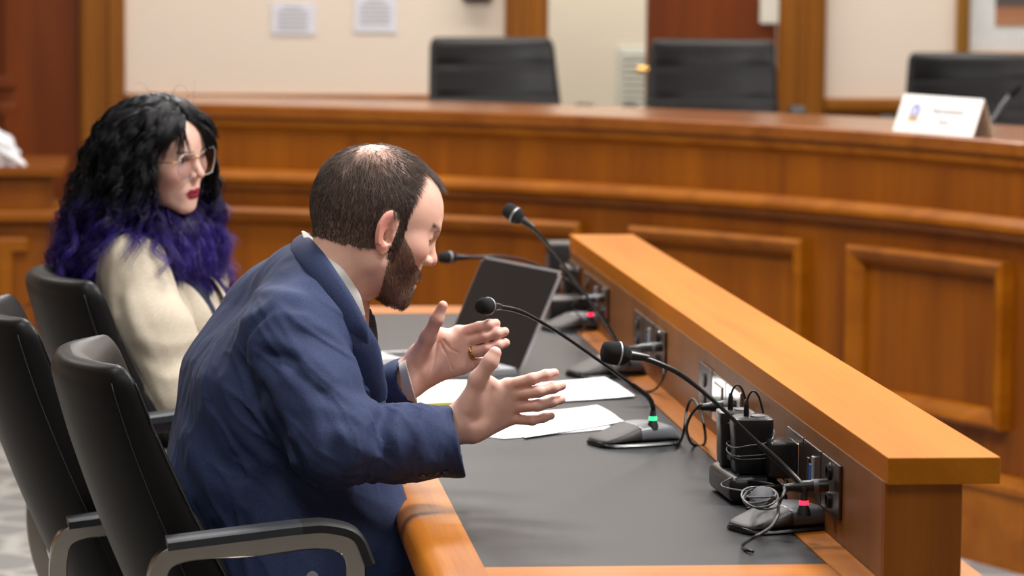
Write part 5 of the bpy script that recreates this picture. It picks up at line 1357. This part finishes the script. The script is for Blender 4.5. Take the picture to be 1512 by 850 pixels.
# --- long wavy hair: locks fall from the scalp, lie on head, neck and shoulders, black turning purple
def grad_n(f, P, e=1.5e-3):
    g = np.stack([f(P+A_(e, 0, 0))-f(P-A_(e, 0, 0)), f(P+A_(0, e, 0))-f(P-A_(0, e, 0)), f(P+A_(0, 0, e))-f(P-A_(0, 0, e))], 1)
    return g/(np.linalg.norm(g, axis=1)[:, None]+1e-9)
def hull(P):      # simple collider: skull + neck + torso + shoulders
    L = wl(P); d = ell(L, (-23, 0, 33), (101, 83, 97)); d = np.minimum(d, ell(L, (24, 0, -30), (46, 56, 62)))*WS
    d = np.minimum(d, rc(P, ww((-28, 0, -40))[0], neckb, .05, .055))
    t = np.minimum(rc(P, shR, elR, .072, .068), rc(P, shL, elL, .068, .062)); t = np.minimum(t, rc(P, Up-wl_*.08, Up+wl_*.08, .08)); t = np.minimum(t, rc(P, Ch-wl_*.07, Ch+wl_*.07, .115))
    t = np.minimum(t, rc(P, Ch+wf*.05-wl_*.05, Ch+wf*.05+wl_*.05, .08))
    return np.minimum(d, t)
def grow(nl_, per, seed, region, length, spread, front=None, amp=.010, step=.011, sd=.006, grav=1.0, roots=None, part=1e-3):
    rng = np.random.default_rng(seed); th = rng.random(nl_*12)*2*math.pi; ph = np.arccos(rng.uniform(-.35, 1, nl_*12))
    u = np.c_[np.sin(ph)*np.cos(th), np.sin(ph)*np.sin(th), np.cos(ph)]; rts = A_(-23, 0, 33)+u*A_(99, 80, 94)
    k = region(rts); rts, u = rts[k][:nl_], u[k][:nl_]
    if roots is not None: rts, u = roots(nl_, rng)
    n = len(rts)
    rts = np.repeat(rts, per, 0)+rng.normal(size=(n*per, 3))*sd/WS*.5; u = np.repeat(u, per, 0); lid = np.repeat(np.arange(n), per)
    L_ = length(rts, rng, lid); ns = int(np.max(L_)/step)+1; P = np.zeros((n*per, ns, 3)); P[:, 0] = ww(rts)
    side = np.sign(rts[:, 1]+part)
    d = spread(rts, u); d /= np.linalg.norm(d, axis=1)[:, None]; d = d@WA_
    phase = rng.random(n)[lid]*6.28+rng.normal(size=n*per)*.22; frq = rng.uniform(60, 125, n)[lid]; drift = (rng.normal(size=(n, 3))*A_(.13, .13, .05))[lid]+(A_(-.08, 0, 0) if roots is None else 0); am = amp*rng.uniform(.5, 1.3, n)[lid]
    ax1 = rng.normal(size=(n, 3))[lid]; jit = rng.normal(size=(n*per, 3))*.10
    for i in range(1, ns):
        s_ = i*step; g = min(1, .25+s_*7)*grav
        d = d*(1-.30*g)+(A_(0, 0, -1)+drift)*.30*g+jit*.05; d /= np.linalg.norm(d, axis=1)[:, None]
        w = np.cross(d, ax1); w /= np.linalg.norm(w, axis=1)[:, None]+1e-9
        wd = w*(am*frq*np.cos(frq*s_+phase)*min(1.35, .1+s_*5))[:, None]+np.cross(d, w)*(am*frq*.7*np.sin(frq*s_+phase)*min(1.35, .1+s_*5))[:, None]
        Q = P[:, i-1]+(d+wd*.8)*step
        h_ = hull(Q)-.006; m_ = h_ < 0
        if m_.any():
            gn = grad_n(hull, Q[m_]); Q[m_] -= gn*h_[m_][:, None]; dd = d[m_]-gn*np.minimum((d[m_]*gn).sum(1), 0)[:, None]*.8; d[m_] = dd/(np.linalg.norm(dd, axis=1)[:, None]+1e-9)
        if front is not None:
            L2 = wl(Q); f_ = front(L2, side); Q = ww(f_)
        P[:, i] = Q
    # resample to each length
    m2 = 22; t = np.linspace(0, 1, m2)[None]*(L_/step)[:, None]; t = np.minimum(t, ns-1.001); i0 = t.astype(int); fr = (t-i0)[..., None]; ar_ = np.arange(n*per)[:, None]
    return P[ar_, i0]*(1-fr)+P[ar_, i0+1]*fr, lid
tl = RNG.random(4000)
def wcol(lid, seed=0):
    r = np.random.default_rng(seed); v = r.uniform(.6, 1.5, 100000)
    blk, blk2, pur, pur2 = lin('08080a'), lin('131217'), lin('2a1c60'), lin('43309a')
    def f(P, t):
        z = P[..., 2]; thr = 1.10+(r.random(P.shape[0])*.07)[:, None]-.035
        w = np.clip((thr-z)/.07, 0, 1)[..., None]; s_ = v[lid % 100000][:, None, None]
        a = blk*(1-(s_-.6))+blk2*(s_-.6); b = pur*(1-(s_-.6)*.9)+pur2*((s_-.6)*.9)
        return np.clip(a*(1-w)+b*w, 0, 1)
    return f
def keep_face(L, side):
    """hair stays beside the face"""
    x, y, z = L[:, 0].copy(), L[:, 1].copy(), L[:, 2]
    m_ = (x > 2) & (z < 60) & (z > -92); lim = np.interp(z, [-92, -75, -50, 0, 60], [12, 34, 50, 64, 60])
    ym = np.abs(y) < lim; k = m_ & ym
    y[k] = (side*lim)[k]; xl = np.where(np.abs(y) < lim+22, np.interp(z, [-92, -60, 0, 30, 58], [44, 30, 24, 34, 60]), 400); x = np.where(m_ & (x > xl), xl, x)
    return np.c_[x, y, z]
reg = lambda r: (r[:, 0] < 22+np.clip(r[:, 2]-60, 0, 60)*.75) & (r[:, 2] > -20)
def top_dir(r, u):
    sd_ = np.where(r[:, 1] < 6, -1., 1.); t = np.clip((r[:, 2]-50)/70, 0, 1)
    return u*(.10+.25*(1-t))[:, None]+np.c_[-.30-.25*t, sd_*(.45+.5*t), -.15-.5*(1-t)]
P1, l1 = grow(460, 24, 3, reg, lambda r, g, l: g.uniform(.24, .40, l.max()+1)[l]*g.uniform(.92, 1.05, len(l))*np.where((r[:, 1] < -20) & (r[:, 0] > -60), .80, 1), top_dir, keep_face, amp=.0125, sd=.0055)
hair1 = strand_mesh('hair', P1, .00075, wcol(l1, 1), woman, sides=3)
# locks that fall forward over the collar
regf = lambda r: (r[:, 0] > -30) & (r[:, 0] < 25) & (r[:, 2] > -10) & (r[:, 2] < 70) & (np.abs(r[:, 1]) > 50)
P4, l4 = grow(110, 24, 13, regf, lambda r, g, l: g.uniform(.22, .33, l.max()+1)[l]*g.uniform(.92, 1.05, len(l))*np.where(r[:, 1] < 0, .82, 1),
              lambda r, u: u*.5+np.c_[.35*np.ones(len(r)), .25*np.sign(r[:, 1]), -.9*np.ones(len(r))], keep_face, amp=.012, sd=.0055)
strand_mesh('hair', P4, .00075, wcol(l4, 4), woman, sides=3)
def chinroots(n, g):
    r = np.c_[g.uniform(-25, 20, n), g.uniform(-52, 52, n), g.uniform(-92, -70, n)]; return r, np.c_[.3*np.ones(n), r[:, 1]/90, -.3*np.ones(n)]
P5, l5 = grow(130, 20, 17, regf, lambda r, g, l: g.uniform(.09, .17, l.max()+1)[l]*g.uniform(.9, 1.05, len(l)), lambda r, u: np.c_[.75*np.ones(len(r)), r[:, 1]/80, -.35*np.ones(len(r))], None, amp=.009, sd=.007, roots=chinroots, grav=.8)
strand_mesh('hair', P5, .00075, wcol(l5, 5), woman, sides=3)
# fringe: short locks sweeping over the forehead, parted in the middle
reg2 = lambda r: (r[:, 0] > 0) & (r[:, 0] < 50) & (r[:, 2] > 98) & (r[:, 2] < 130) & (np.abs(r[:, 1]) < 40)
def fr_dir(r, u): s_ = np.where(r[:, 1] < -10, -1., 1.); return np.c_[.30*np.ones(len(r)), s_*(1.1+.008*np.abs(r[:, 1])), -.20*np.ones(len(r))]+u*.10
def keep_fr(L, side):
    y = L[:, 1].copy(); z = L[:, 2]; near = np.interp(z, [10, 40, 70, 104], [66, 62, 44, 13]); far = np.interp(z, [10, 40, 70, 104], [64, 44, 16, -9])
    lead = L[:, 0] > 20; a = lead & (side < 0) & (y > -near); b = lead & (side > 0) & (y < far); y[a] = -near[a]; y[b] = far[b]; return np.c_[L[:, 0], y, z]
def toproots(x0, x1, y0, y1):
    def f(n, g):
        x, y = g.uniform(x0, x1, n), g.uniform(y0, y1, n); z = 33+94*np.sqrt(np.clip(1-((x+23)/99)**2-(y/80)**2, 0, 1)); return np.c_[x, y, z+3], np.c_[(x+20)/94, y/77, (z-28)/90]
    return f
P6, l6 = grow(7, 16, 8, reg2, lambda r, g, l: g.uniform(.070, .105, l.max()+1)[l], lambda r, u: np.c_[.35*np.ones(len(r)), -.45*np.ones(len(r)), -.5*np.ones(len(r))], None, amp=.005, sd=.003, step=.006, roots=toproots(25, 50, -22, -4))
strand_mesh('fringe', P6, .0006, wcol(l6, 6), woman)
P7, l7 = grow(13, 12, 21, reg2, lambda r, g, l: g.uniform(.055, .095, l.max()+1)[l], lambda r, u: np.c_[.5*np.ones(len(r)), .7*np.ones(len(r)), -.4*np.ones(len(r))], None, amp=.006, sd=.003, step=.006, roots=toproots(35, 60, -8, 14))
strand_mesh('fringe', P7, .0006, wcol(l7, 7), woman)
P2, l2 = grow(64, 30, 5, reg2, lambda r, g, l: g.uniform(.070, .110, l.max()+1)[l], fr_dir, keep_fr, amp=.0028, sd=.006, step=.006, grav=.95, part=10)
strand_mesh('fringe', P2, .0006, wcol(l2, 2), woman, sides=3)
# loose fly-away hairs
P3, l3 = grow(45, 2, 9, lambda r: (r[:, 2] > 0) & (r[:, 0] < 60), lambda r, g, l: g.uniform(.03, .12, len(l)), lambda r, u: u*.7+np.c_[-.3*np.ones(len(u)), .5*np.sign(r[:, 1]), 0*r[:, 2]]+np.random.default_rng(4).normal(size=u.shape)*.3, keep_face, amp=.010, sd=.003)
strand_mesh('loose_strands', P3, .0003, wcol(l3, 3), woman)
# under-volume so the scalp never shows
def cap(P):
    L = wl(P); d = ell(L, (-27, 0, 35), (101, 81, 97)); d = smax(d, L[:, 0]-(18+np.clip(L[:, 2]-62, 0, 60)*.75), 6); d = smax(d, -24-L[:, 2], 8)*WS
    b = ell(L, (-52, 0, -50), (46, 74, 75))*WS; b = smin(b, rc(P, ww((-50, -58, -40))[0], PD(150, 380, 6.38), .035, .04), .04)
    return smax(smin(d, b, .03), -smin(ell(L, (32, 0, -20), (52, 60, 95))*WS, rc(P, Up, neckb, .055), .01), .004)
vv, fq = surface_nets(cap, *bbox([ww(p)[0] for p in ((-125, 95, -160), (95, -95, 130), (-125, -95, 130), (95, 95, -160))]+[PD(140, 400, 6.4)], .04), .004)
wz = np.clip((1.10-vv[:, 2])/.07, 0, 1)[:, None]; npmesh('hair_underlayer', vv, fq, 'hair', woman, lin('0b0a0d')*(1-wz)+lin('1a1240')*wz)
# --- eyeglasses
gl = empty('eyeglasses', ww((76, 0, 22))[0]); tag(gl, 'large angular gold and clear eyeglasses on the woman\'s face', 'glasses')
for s in (-1, 1):
    oc = [(9, 30), (17, 37), (46, 40), (60, 28), (58, 8), (48, -12), (24, -13), (12, 2)]
    pts = [A_(79-abs(y_-34)*.0-(max(0, y_-30)**2)*.006-(6-z_*.1)*.3, s*y_, z_-2) for y_, z_ in oc]
    W_ = [ww(p)[0] for p in pts]; cc = np.mean(W_, 0); nrm = _n(np.cross(W_[2]-W_[0], W_[4]-W_[0])); 
    m = MB(); n_ = len(W_); m.add(W_+[w_+nrm*.0012 for w_ in W_], [tuple(range(n_)), tuple(range(n_, 2*n_))]+[(i, (i+1) % n_, n_+(i+1) % n_, n_+i) for i in range(n_)]); build('lens', m, 'lens', gl)
    m = MB().tube(W_+[W_[0], W_[1]], .0009, seg=8); build('rim', m, 'lens_rim', gl, smooth=True)
    m = MB().tube(smoothpath([W_[3], ww((68, s*69, 24))[0], ww((40, s*77, 22))[0], ww((0, s*82, 20))[0], ww((-18, s*80, 6))[0]], 6), .0009, seg=8); build('temple', m, 'brass', gl, smooth=True)
m = MB().tube(smoothpath([ww((78, -11, 24))[0], ww((80, 0, 28))[0], ww((78, 11, 24))[0]], 6), .001, seg=8); build('bridge', m, 'brass', gl, smooth=True)
# ------------------------------------------------------------------ light
def area(x, y, z, sx, sy, e, col=(1, .975, .955), rot=(0, 0, 0)):
    l = bpy.data.lights.new('ceiling_light', 'AREA'); l.shape = 'RECTANGLE'; l.size = sx; l.size_y = sy; l.energy = e; l.color = col
    o = bpy.data.objects.new('ceiling_light', l); COL.objects.link(o); o.location = (x, y, z); o.rotation_euler = rot; return o
area(.3, 6.9, 3.35, .6, .6, 75)
area(-.6, 4.6, 3.35, .6, .6, 28)
area(2.0, 5.0, 3.35, .6, .6, 155)
area(.6, 2.2, 3.35, 1.2, 1.2, 26)
area(2.6, 2.5, 3.35, 1.2, 1.2, 20)
area(.4, 9.2, 3.35, .8, .8, 60)
area(2.4, 8.2, 3.35, .8, .8, 40)
area(1.0, 12.0, 3.35, 2.5, .5, 70)
area(3.2, 11.9, 3.35, 1.2, .5, 45)
area(-1.6, 9.5, 3.35, .8, .8, 30)
area(1.8, 13.3, 3.3, .8, .6, 70)
w = bpy.data.worlds.new('world'); SC.world = w; w.use_nodes = True
w.node_tree.nodes['Background'].inputs[0].default_value = (1, .97, .94, 1); w.node_tree.nodes['Background'].inputs[1].default_value = .11
SC.view_settings.view_transform = 'Standard'; SC.view_settings.look = 'None'; SC.view_settings.gamma = 1; SC.view_settings.use_curve_mapping = False
SC.view_settings.exposure = 0.0
